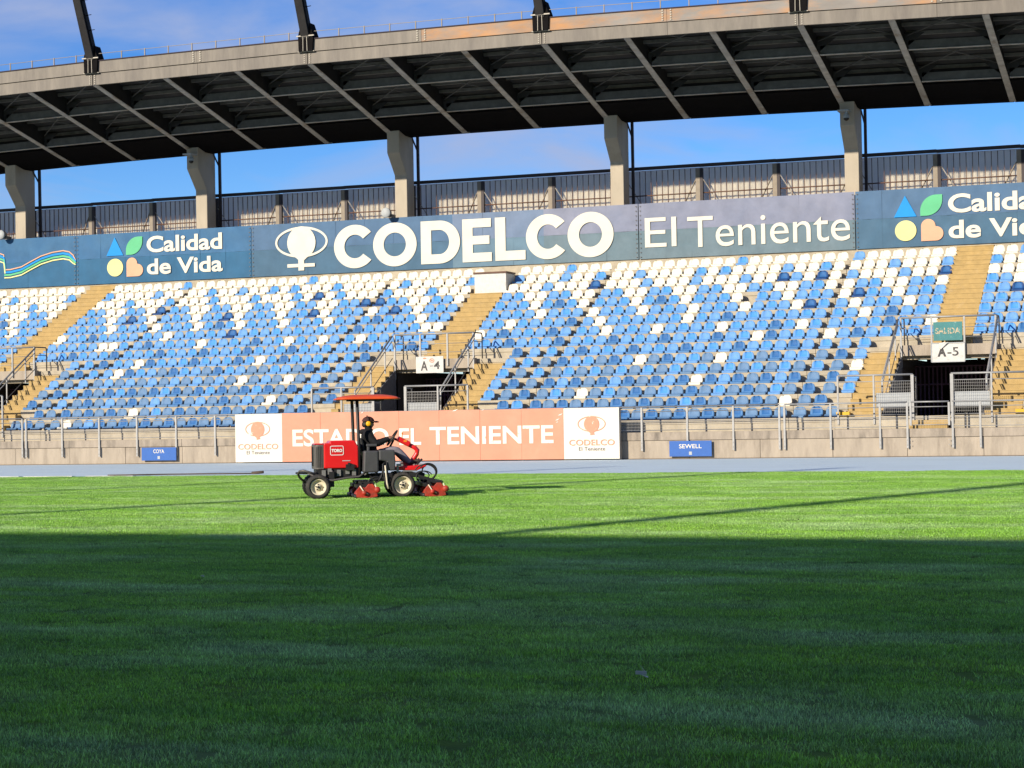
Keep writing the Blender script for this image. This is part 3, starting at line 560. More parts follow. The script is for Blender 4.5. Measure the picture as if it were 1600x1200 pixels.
t.part('peeled_patch', g, 'board_white')
for x0, x1, z0, z1, tx, lb in ((-38.6, -37.14, .12, .60, 'COYA', 'small blue sign reading COYA fixed to the wall left of the salmon board'), (-18.26, -16.8, .08, .60, 'SEWELL', 'small blue sign reading SEWELL fixed to the wall right of the salmon board')):
    yy = WALLY-.14; t = TB('wall_sign', lb, 'sign', ((x0+x1)/2, yy, z0), 'blue wall signs'); g = MB(); g.box(x0, x1, yy, yy+.03, z0, z1); t.part('plate', g, 'sign_blue')
    w = .46 if tx == 'COYA' else .78; cx = (x0+x1)/2; t.part('lettering', text_mb(tx, cx-w/2, cx+w/2, z0+.27, z0+.41, yy-.006, .012), 'print_white'); g = MB(); g.box(cx-.05, cx+.05, yy-.008, yy-.004, z0+.05, z0+.16); t.part('small_logo', g, 'panel_grey')
    g = MB(); g.box(x0+.05, x1-.05, yy+.03, WALLY-.03, z0+.1, z0+.14); g.box(x0+.05, x1-.05, yy+.03, WALLY-.03, z1-.14, z1-.1); t.part('bracket', g, 'dark_rail')
# ------------------------------------------------------------------ banners
BY = 78.2
def banner(x0, x1, label, top, low, cols, extra=None):
    t = TB('banner', label, 'banner', ((x0+x1)/2, BY, 7.9), 'banners along the top of the stand')
    for i in range(cols):
        a, b = x0+(x1-x0)*i/cols, x0+(x1-x0)*(i+1)/cols; f = i/cols
        for r, (z0, z1) in enumerate(((7.93, 9.10), (9.10, 10.22))):
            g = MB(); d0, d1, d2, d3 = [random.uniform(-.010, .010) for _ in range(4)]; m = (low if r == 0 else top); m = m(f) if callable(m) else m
            n = 6; vs = []; fs = []
            for u in range(n+1):
                for v in range(n+1):
                    fu, fv = u/n, v/n; bow = .013*math.sin(fu*9+i)*math.sin(fv*5+r*2+i)
                    vs.append((a+(b-a)*fu, BY+(d0*(1-fu)+d1*fu)*(1-fv)+(d2*(1-fu)+d3*fu)*fv+bow*min(1, fu*(1-fu)*8), z0+.002+(z1-z0-.004)*fv))
            for u in range(n):
                for v in range(n): fs.append((u*(n+1)+v, (u+1)*(n+1)+v, (u+1)*(n+1)+v+1, u*(n+1)+v+1))
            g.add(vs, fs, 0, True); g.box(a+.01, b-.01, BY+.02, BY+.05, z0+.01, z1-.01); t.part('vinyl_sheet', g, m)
    for xe in (x0+.07, x1-.07):
        g = MB()
        for k in range(12): g.box(xe-.025, xe+.025, BY-.036, BY-.03, 8.0+.19*k, 8.04+.19*k)
        t.part('eyelet_row', g, 'print_ink')
    return t
DY = BY-.040
def calidad(t, ox, oz, full=True):
    g = MB(); flat(g, [(ox-2.11, oz-.06), (ox-1.22, oz-.06), (ox-1.665, oz+.78)], DY); t.part('triangle_mark', g, 'print_sky')
    g = MB(); r = .62; x0, x1, z0, z1 = ox-1.08, ox-.22, oz-.05, oz+.76
    lf = [(x0, z0)]+[(x1-r+r*math.cos(a), z0+r+r*math.sin(a)) for a in [math.radians(-90+90*k/10) for k in range(11)]]+[(x1, z1)]+[(x0+r+r*math.cos(a), z1-r+r*math.sin(a)) for a in [math.radians(90+90*k/10) for k in range(11)]]
    flat(g, lf, DY); t.part('leaf_mark', g, 'print_green')
    g = MB(); flat(g, ell(ox-1.66, oz-.60, .42, .405), DY); t.part('disc_mark', g, 'print_yellow')
    g = MB(); x0, z0 = ox-1.06, oz-1.04
    hp = [(x0, z0)]+[(x0+.58+.28*math.cos(a), z0+.28+.28*math.sin(a)) for a in [math.radians(-90+180*k/14) for k in range(15)]]+[(x0+.28+.28*math.cos(a), z0+.58+.28*math.sin(a)) for a in [math.radians(180*k/14) for k in range(15)]]
    flat(g, hp, DY); t.part('heart_mark', g, 'print_peach')
    t.part('lettering', text_mb('Calidad', ox, ox+3.86, oz+.0, oz+.75, DY, .026), 'print_white'); t.part('lettering', text_mb('de Vida', ox, ox+3.87, oz-1.0, oz-.28, DY, .026), 'print_white')
t = banner(-66, -50.36, 'dark blue banner with a striped ribbon at the left edge of the photo', 'vinyl_blue', 'vinyl_blue_low', 12)
for i, (m, w) in enumerate((('print_peach', .05), ('print_sky', .09), ('print_green', .085), ('print_yellow', .06))):
    g = MB(); off = -.125*i
    for pl in ([(-54.24, 8.80), (-53.9, 8.80), (-53.3, 8.90), (-52.8, 9.12), (-52.24, 9.35), (-51.6, 9.50), (-51.03, 9.55), (-50.7, 9.48), (-50.5, 9.32), (-50.37, 9.08)], [(-56.5, 9.1), (-55.6, 9.45), (-54.9, 9.58), (-54.5, 9.58), (-54.26, 9.5), (-54.22, 9.2), (-54.2, 8.83)]):
        L_ = []; Rr = []; np_ = len(pl)
        for k, (x, z) in enumerate(pl):
            e = 1 if k < np_-1 else .55; z = z+off*e; d = Vector((pl[min(k+1, np_-1)][0]-pl[max(k-1, 0)][0], pl[min(k+1, np_-1)][1]-pl[max(k-1, 0)][1])).normalized()
            L_.append((x-d.y*w/2, DY-.001*i, z+d.x*w/2)); Rr.append((x+d.y*w/2, DY-.001*i, z-d.x*w/2))
        g.add(L_+Rr, [(k, k+1, np_+k+1, np_+k) for k in range(np_-1)])
    t.part('ribbon_stripe', g, m)
t = banner(-50.34, -41.32, 'dark blue banner reading Calidad de Vida left of the CODELCO banner', 'vinyl_blue', 'vinyl_blue_low', 7); calidad(t, -46.62, 9.25)
mid = lambda f: 'vinyl_mid' if f < .48 else 'vinyl_half_glare' if f < .72 else 'vinyl_glare'  # steps to paler vinyl rightward: growing glare painted in
midl = lambda f: 'vinyl_mid_low' if f < .5 else 'vinyl_half_glare_low' if f < .74 else 'vinyl_glare_low'
decal('vinyl_half_glare', (.15, .20, .295), .40, .12, col2=(.125, .18, .27), c2lo=.4, c2hi=.7, c2scale=.6); decal('vinyl_half_glare_low', (.115, .19, .25), .40, .12)  # in-between tones where the painted glare begins
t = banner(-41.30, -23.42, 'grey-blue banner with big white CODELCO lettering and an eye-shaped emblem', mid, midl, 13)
t.part('emblem', emblem(-38.83, 9.37, 1.28, DY, .10, 60), 'print_white')
g = MB(); flat(g, [(-38.99, 8.12), (-38.71, 8.12), (-38.71, 8.27), (-38.19, 8.27), (-38.19, 8.42), (-38.71, 8.42), (-38.71, 8.6), (-38.99, 8.6), (-38.99, 8.42), (-39.53, 8.42), (-39.53, 8.27), (-38.99, 8.27)], DY-.002); t.part('emblem_cross', g, 'print_white')
zc, hh = 9.055, .945
def letterC(x0, x1):
    g = MB(); rx = (x1-x0)/1.80; ring(g, x0+rx, zc, rx, hh, rx-.50, hh-.43, DY, 40, 320, 44); return g
def letterO(x0, x1):
    g = MB(); rx = (x1-x0)/2; ring(g, x0+rx, zc, rx, hh, rx-.50, hh-.43, DY, 0, 360, 56); return g
t.part('lettering', letterC(-37.25, -35.44), 'print_white'); t.part('lettering', letterO(-35.38, -33.33), 'print_white')
g = MB(); x0, x1 = -33.13, -31.32; z0, z1 = 8.14, 9.98; st, sh = .48, .40; n = 24; rx = .95; ri = rx-.50
outer = [(x0, z1), (x1-rx, z1)]+[(x1-rx+rx*math.cos(a), (z0+z1)/2+(z1-z0)/2*math.sin(a)) for a in [math.radians(90-180*k/n) for k in range(1, n)]]+[(x1-rx, z0), (x0, z0)]
inner = [(x0+st, z1-sh), (x1-rx, z1-sh)]+[(x1-rx+ri*math.cos(a), (z0+z1)/2+((z1-z0)/2-sh)*math.sin(a)) for a in [math.radians(90-180*k/n) for k in range(1, n)]]+[(x1-rx, z0+sh), (x0+st, z0+sh)]
m_ = len(outer); g.add([(p[0], DY, p[1]) for p in outer+inner], [(k, (k+1) % m_, m_+(k+1) % m_, m_+k) for k in range(m_)]); t.part('lettering', g, 'print_white')
g = MB(); x0, x1 = -31.21, -29.88; flat(g, [(x0, 8.14), (x1, 8.14), (x1, 8.52), (x0+.47, 8.52), (x0+.47, 8.88), (x1-.1, 8.88), (x1-.1, 9.24), (x0+.47, 9.24), (x0+.47, 9.60), (x1-.02, 9.60), (x1-.02, 9.97), (x0, 9.97)], DY); t.part('lettering', g, 'print_white')
g = MB(); x0, x1 = -29.72, -28.36; flat(g, [(x0, 8.14), (x1, 8.14), (x1, 8.54), (x0+.47, 8.54), (x0+.47, 9.97), (x0, 9.97)], DY); t.part('lettering', g, 'print_white')
t.part('lettering', letterC(-28.33, -26.57), 'print_white'); t.part('lettering', letterO(-26.48, -24.47), 'print_white')
t = banner(-23.38, -14.46, 'pale grey-blue banner reading El Teniente right of the CODELCO banner', 'vinyl_glare', 'vinyl_glare_low', 8)
t.part('lettering', text_mb('El', -23.12, -21.78, 8.40, 9.61, DY, .0), 'print_white'); t.part('lettering', text_mb('Teniente', -21.31, -14.65, 8.30, 9.56, DY, .0), 'print_white')
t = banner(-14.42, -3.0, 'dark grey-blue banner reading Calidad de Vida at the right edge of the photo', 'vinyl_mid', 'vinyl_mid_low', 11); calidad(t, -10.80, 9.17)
# ------------------------------------------------------------------ pillars
XC = [-64.0, -54.1, -44.45, -34.6, -24.75, -14.9, -5.05, 4.8]
zr = lambda x: 13.76-.0006*(x+31)**2
PL = ['', 'leftmost concrete pillar under the roof, cut by the photo edge', 'second concrete pillar from the left, with a camera near its top', 'concrete pillar rising above the C of CODELCO, with a floodlight at its foot', 'concrete pillar rising between the CODELCO and El Teniente banners', 'concrete pillar above the end of El Teniente, with a camera near its top', 'concrete pillar under the roof beyond the right photo edge', '']
for i, x in enumerate(XC[1:7], 1):
    x += .21; z = zr(x); t = TB('concrete_pillar', PL[i], 'pillar', (x, 79.4, 7.9), 'roof pillars')
    g = MB(); g.prism([(79.0, 7.5), (79.8, 7.5), (79.8, z+.25), (78.22, z+.25), (78.22, z-.72), (79.0, z-1.62)], x-.29, x+.29); t.part('shaft', g, 'pillar_concrete', bevel=.03)
    g = MB(); g.bar((x+.36, 80.15, 7.5), (x+.40, 80.0, z+.35), .11, .11); g.bar((x+.38, 80.1, z-.55), (x+.3, 79.6, z+.1), .05); t.part('stay_pole', g, 'fence_dark')
def cctv(x, z, lb):
    t = TB('security_camera', lb, 'camera', (x, 78.0, z), 'security cameras'); g = MB(); g.box(x-.32, x+.12, 77.7, 78.21, z, z+.06); g.box(x-.05, x+.05, 77.85, 77.95, z-.14, z); t.part('bracket', g, 'panel_grey')
    g = MB(); g.lathe([(0, .0), (.11, -.0), (.13, -.1), (.13, -.16)], (x, 77.9, z-.1), 'z', 14); t.part('housing', g, 'panel_grey'); g = MB(); g.lathe([(.11, 0), (.10, -.06), (.06, -.10), (0, -.115)], (x, 77.9, z-.26), 'z', 14); t.part('dome', g, 'glass_dark')
cctv(-44.12, zr(-44.45)-.15, 'dome camera on the second pillar from the left'); cctv(-14.66, zr(-14.9)-.22, 'dome camera on the pillar above the end of El Teniente')
for x, lb in ((-54.0, 'small floodlight on top of the ribbon banner at the left edge'), (-34.45, 'small floodlight on top of the CODELCO banner')):
    t = TB('floodlight', lb, 'floodlight', (x, 77.9, 10.25), 'small floodlights'); g = MB(); g.lathe([(0, -.10), (.20, -.10), (.22, -.06), (.20, .0)], (x-.12, 77.8, 10.40), 'y', 18); t.part('lens', g, 'panel_grey')
    g = MB(); g.lathe([(.20, 0), (.20, .12), (.13, .28), (0, .30)], (x-.12, 77.8, 10.40), 'y', 18); g.box(x-.05, x+.12, 77.85, 78.25, 10.22, 10.34); t.part('housing', g, 'dark_rail')
# ------------------------------------------------------------------ windscreen fence at the back
t = TB('windscreen_fence', 'tall fence of cream sheets behind dark vertical bars along the back of the stand', 'fence', (-28, 80.4, 7.5)); FY = 80.4
fz = lambda x: 11.98-.00012*(x+31)**2
xs = [XC[0]+3.28*i for i in range(22)]
for i, x in enumerate(xs):
    x2 = xs[i+1] if i+1 < len(xs) else x+3.28; z = fz(x)
    g = MB(); nn = 14
    for k in range(nn):
        a, b = x+(x2-x)*k/nn, x+(x2-x)*(k+1)/nn; dd = .02 if k % 2 else 0; g.box(a+.003, b-.003, FY+.42+dd, FY+.47, 8, z-.06)
    t.part('cream_sheet', g, 'cream_sheet')
    g = MB(); g.box(x, x2, FY-.06, FY+.10, z-.09, z+.04); t.part('top_beam', g, 'fence_dark')
    g = MB(); g.tube([(x, FY+.04, z-1.18), (x2, FY+.04, z-1.18)], .028, 6); t.part('mid_rail', g, 'bar_rust')
    g = MB(); g.box(x-.15, x+.03, FY-.06, FY+.08, 8, z-.15); t.part('post', g, 'post_beige')
    g = MB(); g.box(x+.032, x+.16, FY-.07, FY+.08, 8, z-.15); t.part('post_channel', g, 'fence_dark')
    for s in (-1, 1):
        g = MB(); xx = x+(.16 if s > 0 else -.15); g.bar((xx, FY-.02, z-.62), (xx+s*.78, FY+.30, z-1.95), .05, .03); t.part('brace', g, 'post_beige' if s < 0 else 'steel_flange')
    g = MB(); nb = 12
    for k in range(1, nb):
        a = x+.16+(x2-x-.31)*k/nb; g.box(a-.013, a+.013, FY+.06, FY+.09, 8, z-.14)
    o = t.part('bar_screen', g, 'bar_rust'); o['kind'] = 'stuff'
# ------------------------------------------------------------------ roof
rf = TB('stand_roof', 'dark steel roof with exposed ribs and pale weathered edge beam over the stand', 'roof', (-28, 75, 13)); EY, RY = 70.42, 79.55
zb = lambda x, y: zr(x)+1.93*(79-y)/8.55     # underside level
ribs = []
for a, b in zip(XC, XC[1:]): ribs += [a, a+(b-a)/3, a+2*(b-a)/3]
for x in ribs:
    g = MB(); w = .03; z0, z1 = zb(x, EY+.1), zb(x, RY-.6)
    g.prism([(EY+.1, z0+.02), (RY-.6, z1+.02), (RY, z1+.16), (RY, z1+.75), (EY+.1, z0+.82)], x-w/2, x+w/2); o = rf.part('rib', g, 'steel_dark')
    g = MB(); g.prism([(EY+.1, z0), (RY-.6, z1), (RY+.05, z1+.13), (RY+.05, z1+.16), (RY-.6, z1+.03), (EY+.1, z0+.03)], x-.12, x+.12); rf.part('rib_flange', g, 'steel_flange')
    g = MB()
    for yy in (73.4, 76.5, 78.6): zz = zb(x, yy); g.prism([(x-.75, zz+.62), (x-.02, zz+.06), (x-.02, zz+.62)], yy-.012, yy+.012, 'y'); g.prism([(x+.75, zz+.62), (x+.02, zz+.06), (x+.02, zz+.62)], yy-.012, yy+.012, 'y')
    rf.part('gusset', g, 'steel_sheet')
for yy in (73.4, 76.5):
    for a, b in zip(ribs, ribs[1:]):
        for hw, z0, z1, nm, m in ((.012, .03, .36, 'cross_beam', 'steel_beam'), (.075, .0, .028, 'cross_beam_flange', 'steel_flange')):
            g = MB(); vs = []
            for x in (a+.16, b-.16): vs += [(x, yy-hw, zb(x, yy)+z0), (x, yy+hw, zb(x, yy)+z0), (x, yy+hw, zb(x, yy)+z1), (x, yy-hw, zb(x, yy)+z1)]
            g.add(vs, [(0, 1, 2, 3), (7, 6, 5, 4), (0, 4, 5, 1), (1, 5, 6, 2), (2, 6, 7, 3), (3, 7, 4, 0)]); rf.part(nm, g, m)
for q in range(11):
    yy = 71.1+.82*q
    for a, b in zip(XC, XC[1:]):
        g = MB(); n = 3
        for k in range(n):
            x0, x1 = a+(b-a)*k/n+.03, a+(b-a)*(k+1)/n-.03; g.bar((x0, yy, zb(x0, yy)+.68), (x1, yy, zb(x1, yy)+.68), .08, .13)
        rf.part('purlin', g, 'steel_purlin')
for i, (a, b) in enumerate(zip(ribs, ribs[1:])):
    g = MB()
    for y0, y1 in ((70.9, 73.3), (73.6, 76.4)):
        for p, q in (((a+.1, y0), (b-.1, y1)), ((a+.1, y1), (b-.1, y0))): g.bar((p[0], p[1], zb(p[0], p[1])+.5), (q[0], q[1], zb(q[0], q[1])+.5), .035)
    rf.part('bracing_rod', g, 'steel_beam')
for a, b in zip(ribs, ribs[1:]):
    g = MB()
    for y0, y1, d0, d1 in ((EY+.12, RY+.3, .78, .83),):
        g.add([(x, y, zb(x, y)+d) for x in (a, b) for y, d in ((y0, d0), (y1, d0), (y1, d1), (y0, d1))], [(0, 1, 2, 3), (7, 6, 5, 4), (0, 4, 5, 1), (1, 5, 6, 2), (2, 6, 7, 3), (3, 7, 4, 0)])
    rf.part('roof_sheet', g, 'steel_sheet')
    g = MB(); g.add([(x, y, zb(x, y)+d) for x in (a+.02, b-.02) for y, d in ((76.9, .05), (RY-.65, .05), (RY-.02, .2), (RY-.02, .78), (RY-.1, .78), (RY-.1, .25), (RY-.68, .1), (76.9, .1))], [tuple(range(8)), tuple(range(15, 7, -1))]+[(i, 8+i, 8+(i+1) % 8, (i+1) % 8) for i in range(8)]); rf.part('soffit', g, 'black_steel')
for i, (a, b) in enumerate(zip(XC, XC[1:])):
    for h in range(2):
        x0, x1 = a+(b-a)*h/2, a+(b-a)*(h+1)/2; zz = lambda x: zr(a)+(zr(b)-zr(a))*(x-a)/(b-a)+1.93
        for nm, y0, d0, d1 in (('lower_fascia', EY, -.06, .40), ('upper_fascia', EY-.05, .425, .90)):
            g = MB(); e0, e1 = x0+(.02 if h == 0 else .006), x1-(.02 if h == 1 else .006)
            g.add([(x, y, zz(x)+d) for x in (e0, e1) for y, d in ((y0, d0), (y0+.1, d0), (y0+.1, d1), (y0, d1))], [(0, 1, 2, 3), (7, 6, 5, 4), (0, 4, 5, 1), (1, 5, 6, 2), (2, 6, 7, 3), (3, 7, 4, 0)]); rf.part(nm, g, 'fascia_rust' if (nm[0] == 'u' and (i == 4 or (i == 5 and h == 0) or (i == 3 and h == 1))) else 'fascia')
        g = MB()   # splice plates and bolts in the middle of the bay
        if h == 0:
            for sx in (-.16, .16):
                for k in range(5): z = zz(x1)+.47+.09*k; g.box(x1+sx-.03, x1+sx+.03, EY-.085, EY-.045, z, z+.045)
        for sx in (.12, -.12):
            for k in range(5):
                xx = (x0+sx if sx > 0 else x1+sx) if (h == 0) == (sx > 0) else None
                if xx is None: continue
                z = zz(xx)-.02+.08*k; g.box(xx-.02, xx+.02, EY-.03, EY+.01, z, z+.035)
        rf.part('bolt_row', g, 'pale_clamp')
    g = MB(); g.add([(x, y, zz(x)+d) for x in (a, b) for y, d in ((EY-.09, .90), (EY+.25, .90), (EY+.25, .935), (EY-.09, .935))], [(0, 1, 2, 3), (7, 6, 5, 4), (0, 4, 5, 1), (1, 5, 6, 2), (2, 6, 7, 3), (3, 7, 4, 0)]); rf.part('edge_cap', g, 'purple_dark')
    g = MB(); g.add([(x, y, zz(x)+d) for x in (a+.1, b-.1) for y, d in ((EY+.02, .35), (EY+.06, .35), (EY+.06, .6), (EY+.02, .6))], [(0, 1, 2, 3), (7, 6, 5, 4), (0, 4, 5, 1), (1, 5, 6, 2), (2, 6, 7, 3), (3, 7, 4, 0)]); rf.part('fascia_joint', g, 'black_steel')
    for k in range(1, 9):
        x = a+(b-a)*k/9+.3; g = MB(); g.box(x-.018, x+.018, EY-.02, EY+.02, zz(x)+.93, zz(x)+1.25); rf.part('rail_post', g, 'post_beige')
    g = MB(); g.bar((a, EY, zz(a)+1.22), (b, EY, zz(b)+1.22), .02); rf.part('guard_wire', g, 'dark_rail')
ML = ['', '', 'leaning dark mast at the far left of the roof edge', 'leaning dark mast above the C of CODELCO', 'dark mast foot on the roof edge near the middle of the photo', 'dark mast foot on the roof edge towards the right', '', '']
for i, x in enumerate(XC):
    if not ML[i]: continue
    z = zr(x)+1.93; t = TB('roof_mast', ML[i], 'mast', (x, EY, z+.9), 'roof masts')
    g = MB(); L = 12; lean = .42; a, b = (x, EY+.0, z+1.0), (x, EY-lean*L, z+1.0+L)
    A = Vector(a); B = Vector(b); d = (B-A).normalized(); u = Vector((1, 0, 0)).cross(d)
    g.add([p+Vector((1, 0, 0))*sx*wx+u*sy*wy for p, wx, wy in ((A, .17, .2), (B, .14, .16)) for sx, sy in ((-1, -1), (1, -1), (1, 1), (-1, 1))], [(3, 2, 1, 0), (4, 5, 6, 7), (0, 1, 5, 4), (1, 2, 6, 5), (2, 3, 7, 6), (3, 0, 4, 7)]); t.part('shaft', g, 'steel_dark')
    g = MB()
    for sx in (-.175, .175): g.bar(A+Vector((sx, -.19, .2)), B+Vector((sx*.82, -.15, 0)), .03, .05)
    t.part('edge_flange', g, 'black_steel')
    g = MB(); g.prism([(x-.30, z+.42), (x+.30, z+.42), (x+.34, z+1.05), (x+.17, z+1.55), (x-.17, z+1.55), (x-.32, z+1.05)], EY-.16, EY+.35, 'y'); t.part('foot_bracket', g, 'black_steel')
    g = MB(); g.box(x-.36, x+.40, EY-.22, EY-.17, z+1.0, z+1.045)
    for sx in (-.09, .09): g.bar((x+sx, EY-.19, z+.42), (x+sx*.8, EY-.21, z+1.5), .018)
    g.box(x-.36, x+.36, EY-.12, EY-.07, z+.405, z+.435); t.part('clamp', g, 'pale_clamp')
    for k in range(9):
        p = A+d*(1.2+.62*k)
        g = MB(); g.bar(p+Vector((.15, 0, 0)), p+Vector((.42, 0, .02)), .025); t.part('rung', g, 'black_steel')
# ------------------------------------------------------------------ mower (local frame: x forward, y left, z up; near side at y = 0)
MW = thing('reel_mower', 'red ride-on reel mower with a flat red canopy cutting the grass', 'mower', (-15.965, 32.83, .0), rz=math.radians(30))
def mp_(name, mb, mats, parent=None, bevel=0): return mb.build(name, mats, parent or MW, bevel)
def wheel(x, y, r, w, rr):
    g = MB(); h = w/2
    g.lathe([(rr, -h*.7), (rr+.02, -h*.95), (r-.045, -h), (r-.015, -h*.85), (r, -h*.55), (r, h*.55), (r-.015, h*.85), (r-.045, h), (rr+.02, h*.95), (rr, h*.7)], (x, y, r), 'y', 36)
    for k in range(26):
        a = 2*math.pi*k/26; cx, cz = x+math.cos(a)*(r+.001), r+math.sin(a)*(r+.001)
        for s in (-1, 1):
            M = Matrix.Translation((cx, y+s*h*.28, cz)) @ Matrix.Rotation(-a, 4, 'Y'); g.box(-.006, .006, -h*.26, h*.26, -.017, .017, 0, M)
    t = mp_('wheel', g, 'tyre'); g = MB()
    g.lathe([(rr+.004, -h*.72), (rr-.012, -h*.78), (rr-.02, -h*.5), (rr*.72, -h*.32), (rr*.45, -h*.36), (rr*.40, -h*.55), (rr*.25, -h*.60), (0, -h*.60)], (x, y, r), 'y', 32); g.lathe([(rr+.004, h*.72), (rr-.02, h*.5), (0, h*.4)], (x, y, r), 'y', 24); mp_('rim', g, 'rim', t)
    g = MB()
    for k in range(5): a = 2*math.pi*k/5+.4; g.lathe([(0, -.012), (.012, -.012), (.012, .01)], (x+rr*.33*math.cos(a), y-h*.60, r+rr*.33*math.sin(a)), 'y', 8)
    g.lathe([(0, -.02), (.022, -.02), (.026, .01)], (x, y-h*.60, r), 'y', 10); mp_('hub_bolts', g, 'mower_black', t)
wheel(-.06, .14, .225, .26, .146); wheel(1.50, .16, .232, .32, .160); wheel(-.06, 1.12, .225, .26, .146); wheel(1.50, 1.10, .232, .32, .160)
# chassis
g = MB()
for y in (.42, .84): g.box(-.12, 1.95, y-.03, y+.03, .36, .44)
for x in (-.1, .5, 1.0, 1.52, 1.9): g.box(x-.04, x+.04, .40, .86, .37, .43)
g.box(-.07, .07, .26, 1.0, .17, .27); g.box(1.44, 1.60, .30, .96, .15, .30); g.box(.15, .24, .16, .22, .22, .50); g.box(1.0, 1.36, .22, 1.04, .30, .44); g.box(-.08, .74, .28, .98, .40, .56); mp_('chassis', g, 'mower_black')
g = MB()
for x, z in ((.02, .47), (.13, .50), (.30, .47), (.46, .50), (.58, .47)): g.box(x, x+.07, .24, .30, z-.05, z+.06)
g.tube([(.2, .22, .52), (.2, .2, .3), (.18, .2, .22)], .022, 8); g.tube([(.80, .16, .43), (.9, .14, .50), (1.0, .2, .56)], .018, 6); mp_('engine_fittings', g, 'metal_grey')
# hood
prof = [(-.115, .56), (.70, .56), (.70, .955), (.635, 1.07), (.18, 1.07), (.16, 1.02), (-.10, 1.02), (-.115, .99)]
g = MB(); g.prism([(.062, .56)]+prof[1:5]+[(.17, 1.03), (.062, 1.022)], .24, 1.02, 'y'); hd = mp_('hood', g, 'mower_red', bevel=.025)
g = MB(); g.prism([(-.115, 1.0), (.06, 1.0), (.06, 1.022), (-.10, 1.022)], .26, 1.0, 'y'); mp_('hood_rear_cap', g, 'mower_red', hd, .01)
g = MB(); pts_ = [(.058, .255)]+[(-.02+.10*math.cos(a)-.0, .355+.10*math.sin(a)) for a in [math.radians(-95-85*k/6) for k in range(7)]]+[(-.12, .91)]+[(-.02+.1*math.cos(a), .905+.1*math.sin(a)) for a in [math.radians(180-85*k/6) for k in range(1, 7)]]+[(.058, 1.005)]
g.prism(pts_, .55, 1.0, 'z'); mp_('rear_screen', g, 'screen_grey', hd)
g = MB()
for k in range(11): g.box(-.124, -.119, .38+.05*k, .39+.05*k, .60, .96)
for k in range(5): g.box(-.10+.03*k, -.094+.03*k, .247, .253, .58, .97)
mp_('screen_slats', g, 'mower_black', hd)
yd = .232
def rr_ring(x0, x1, z0, z1, r, th, y):
    def rp(x0, x1, z0, z1, r): return [(cx+r*math.cos(a), cz+r*math.sin(a)) for cx, cz, s in ((x1-r, z1-r, 0), (x0+r, z1-r, 90), (x0+r, z0+r, 180), (x1-r, z0+r, 270)) for a in [math.radians(s+90*k/5) for k in range(6)]]
    o, i = rp(x0, x1, z0, z1, r), rp(x0+th, x1-th, z0+th, z1-th, max(.004, r-th)); n = len(o); g = MB(); g.add([(p[0], y, p[1]) for p in o+i], [(k, (k+1) % n, n+(k+1) % n, n+k) for k in range(n)]); return g
mp_('badge_frame', rr_ring(.178, .428, .80, .978, .03, .012, yd), 'decal_white', hd); mp_('badge_lettering', text_mb('TORO', .203, .403, .858, .918, yd, .05), 'decal_white', hd)
g = MB(); g.box(.40, .55, .231, .234, .69, .705); mp_('model_stripe', g, 'panel_grey', hd); g = MB(); g.box(.46, .62, .20, .30, .52, .63); g.box(.50, .54, .19, .25, .60, .66); mp_('hydraulic_valve', g, 'mower_black')
# roll bar and canopy
for y in (.28, 1.0):
    g = MB(); x = .725 if y < .5 else .69; g.tube([(x, y, .40), (x-.01, y, 1.0), (x-.03, y, 1.80), (x-.0, y+(.05 if y < .5 else -.05), 1.84)], .030, 8); mp_('roll_bar', g, 'mower_black')
g = MB(); g.box(.66, .74, .28, 1.0, 1.80, 1.84); g.box(.55, 1.2, .34, .38, 1.80, 1.835); g.box(.55, 1.2, .90, .94, 1.80, 1.835); mp_('canopy_frame', g, 'mower_black')
g = MB(); n1, n2 = 14, 12; vs = []
for sgn in (1, 0):
    for i in range(n1+1):
        for j in range(n2+1):
            u, v = i/n1*2-1, j/n2*2-1; e = max(abs(u), abs(v)); x, y = .905+.59*u, .64+.62*v
            if abs(u) > .8 and abs(v) > .8: x -= .04*u*(abs(v)-.8)/.2*(abs(u)-.8)/.2; y -= .04*v*(abs(u)-.8)/.2
            z = 1.845+.065*(1-abs(u)**3.5)*(1-abs(v)**4)+(.012 if e < .9 else 0) if sgn else 1.825+(.0 if e > .9 else .03); vs.append((x, y, z))
m = (n1+1)*(n2+1); q = lambda i, j, o: o+i*(n2+1)+j; fs = []
for o in (0, m): fs += [(q(i, j, o), q(i+1, j, o), q(i+1, j+1, o), q(i, j+1, o)) for i in range(n1) for j in range(n2)]
bd = [(i, 0) for i in range(n1)]+[(n1, j) for j in range(n2)]+[(i, n2) for i in range(n1, 0, -1)]+[(0, j) for j in range(n2, 0, -1)]
fs += [(q(*bd[k], 0), q(*bd[(k+1) % len(bd)], 0), q(*bd[(k+1) % len(bd)], m), q(*bd[k], m)) for k in range(len(bd))]
g.add(vs, fs, 0, True); mp_('canopy', g, 'canopy_red')
# tanks, seat
g = MB(); g.prism([(.77, .47), (1.06, .47), (1.06, .875), (.79, .875)], .06, .36, 'y'); mp_('hydraulic_tank', g, 'plastic_black', bevel=.03)
g = MB(); g.prism([(1.065, .69), (1.10, .69), (1.20, .67), (1.24, .50), (1.36, .50), (1.37, .66), (1.355, .885), (1.065, .885)], .04, .38, 'y'); mp_('fuel_tank', g, 'plastic_black', bevel=.025)
g = MB(); g.prism([(.80, .47), (1.34, .47), (1.34, .80), (.80, .80)], .92, 1.22, 'y'); mp_('far_tank', g, 'plastic_black', bevel=.03)
g = MB(); g.box(.86, 1.22, .42, .88, .60, .70); st_ = mp_('seat', g, 'rubber', bevel=.04); g = MB(); g.prism([(.84, .66), (.92, .64), (.80, 1.10), (.735, 1.12), (.74, 1.05)], .42, .88, 'y'); mp_('seat_back', g, 'rubber', st_, .03)
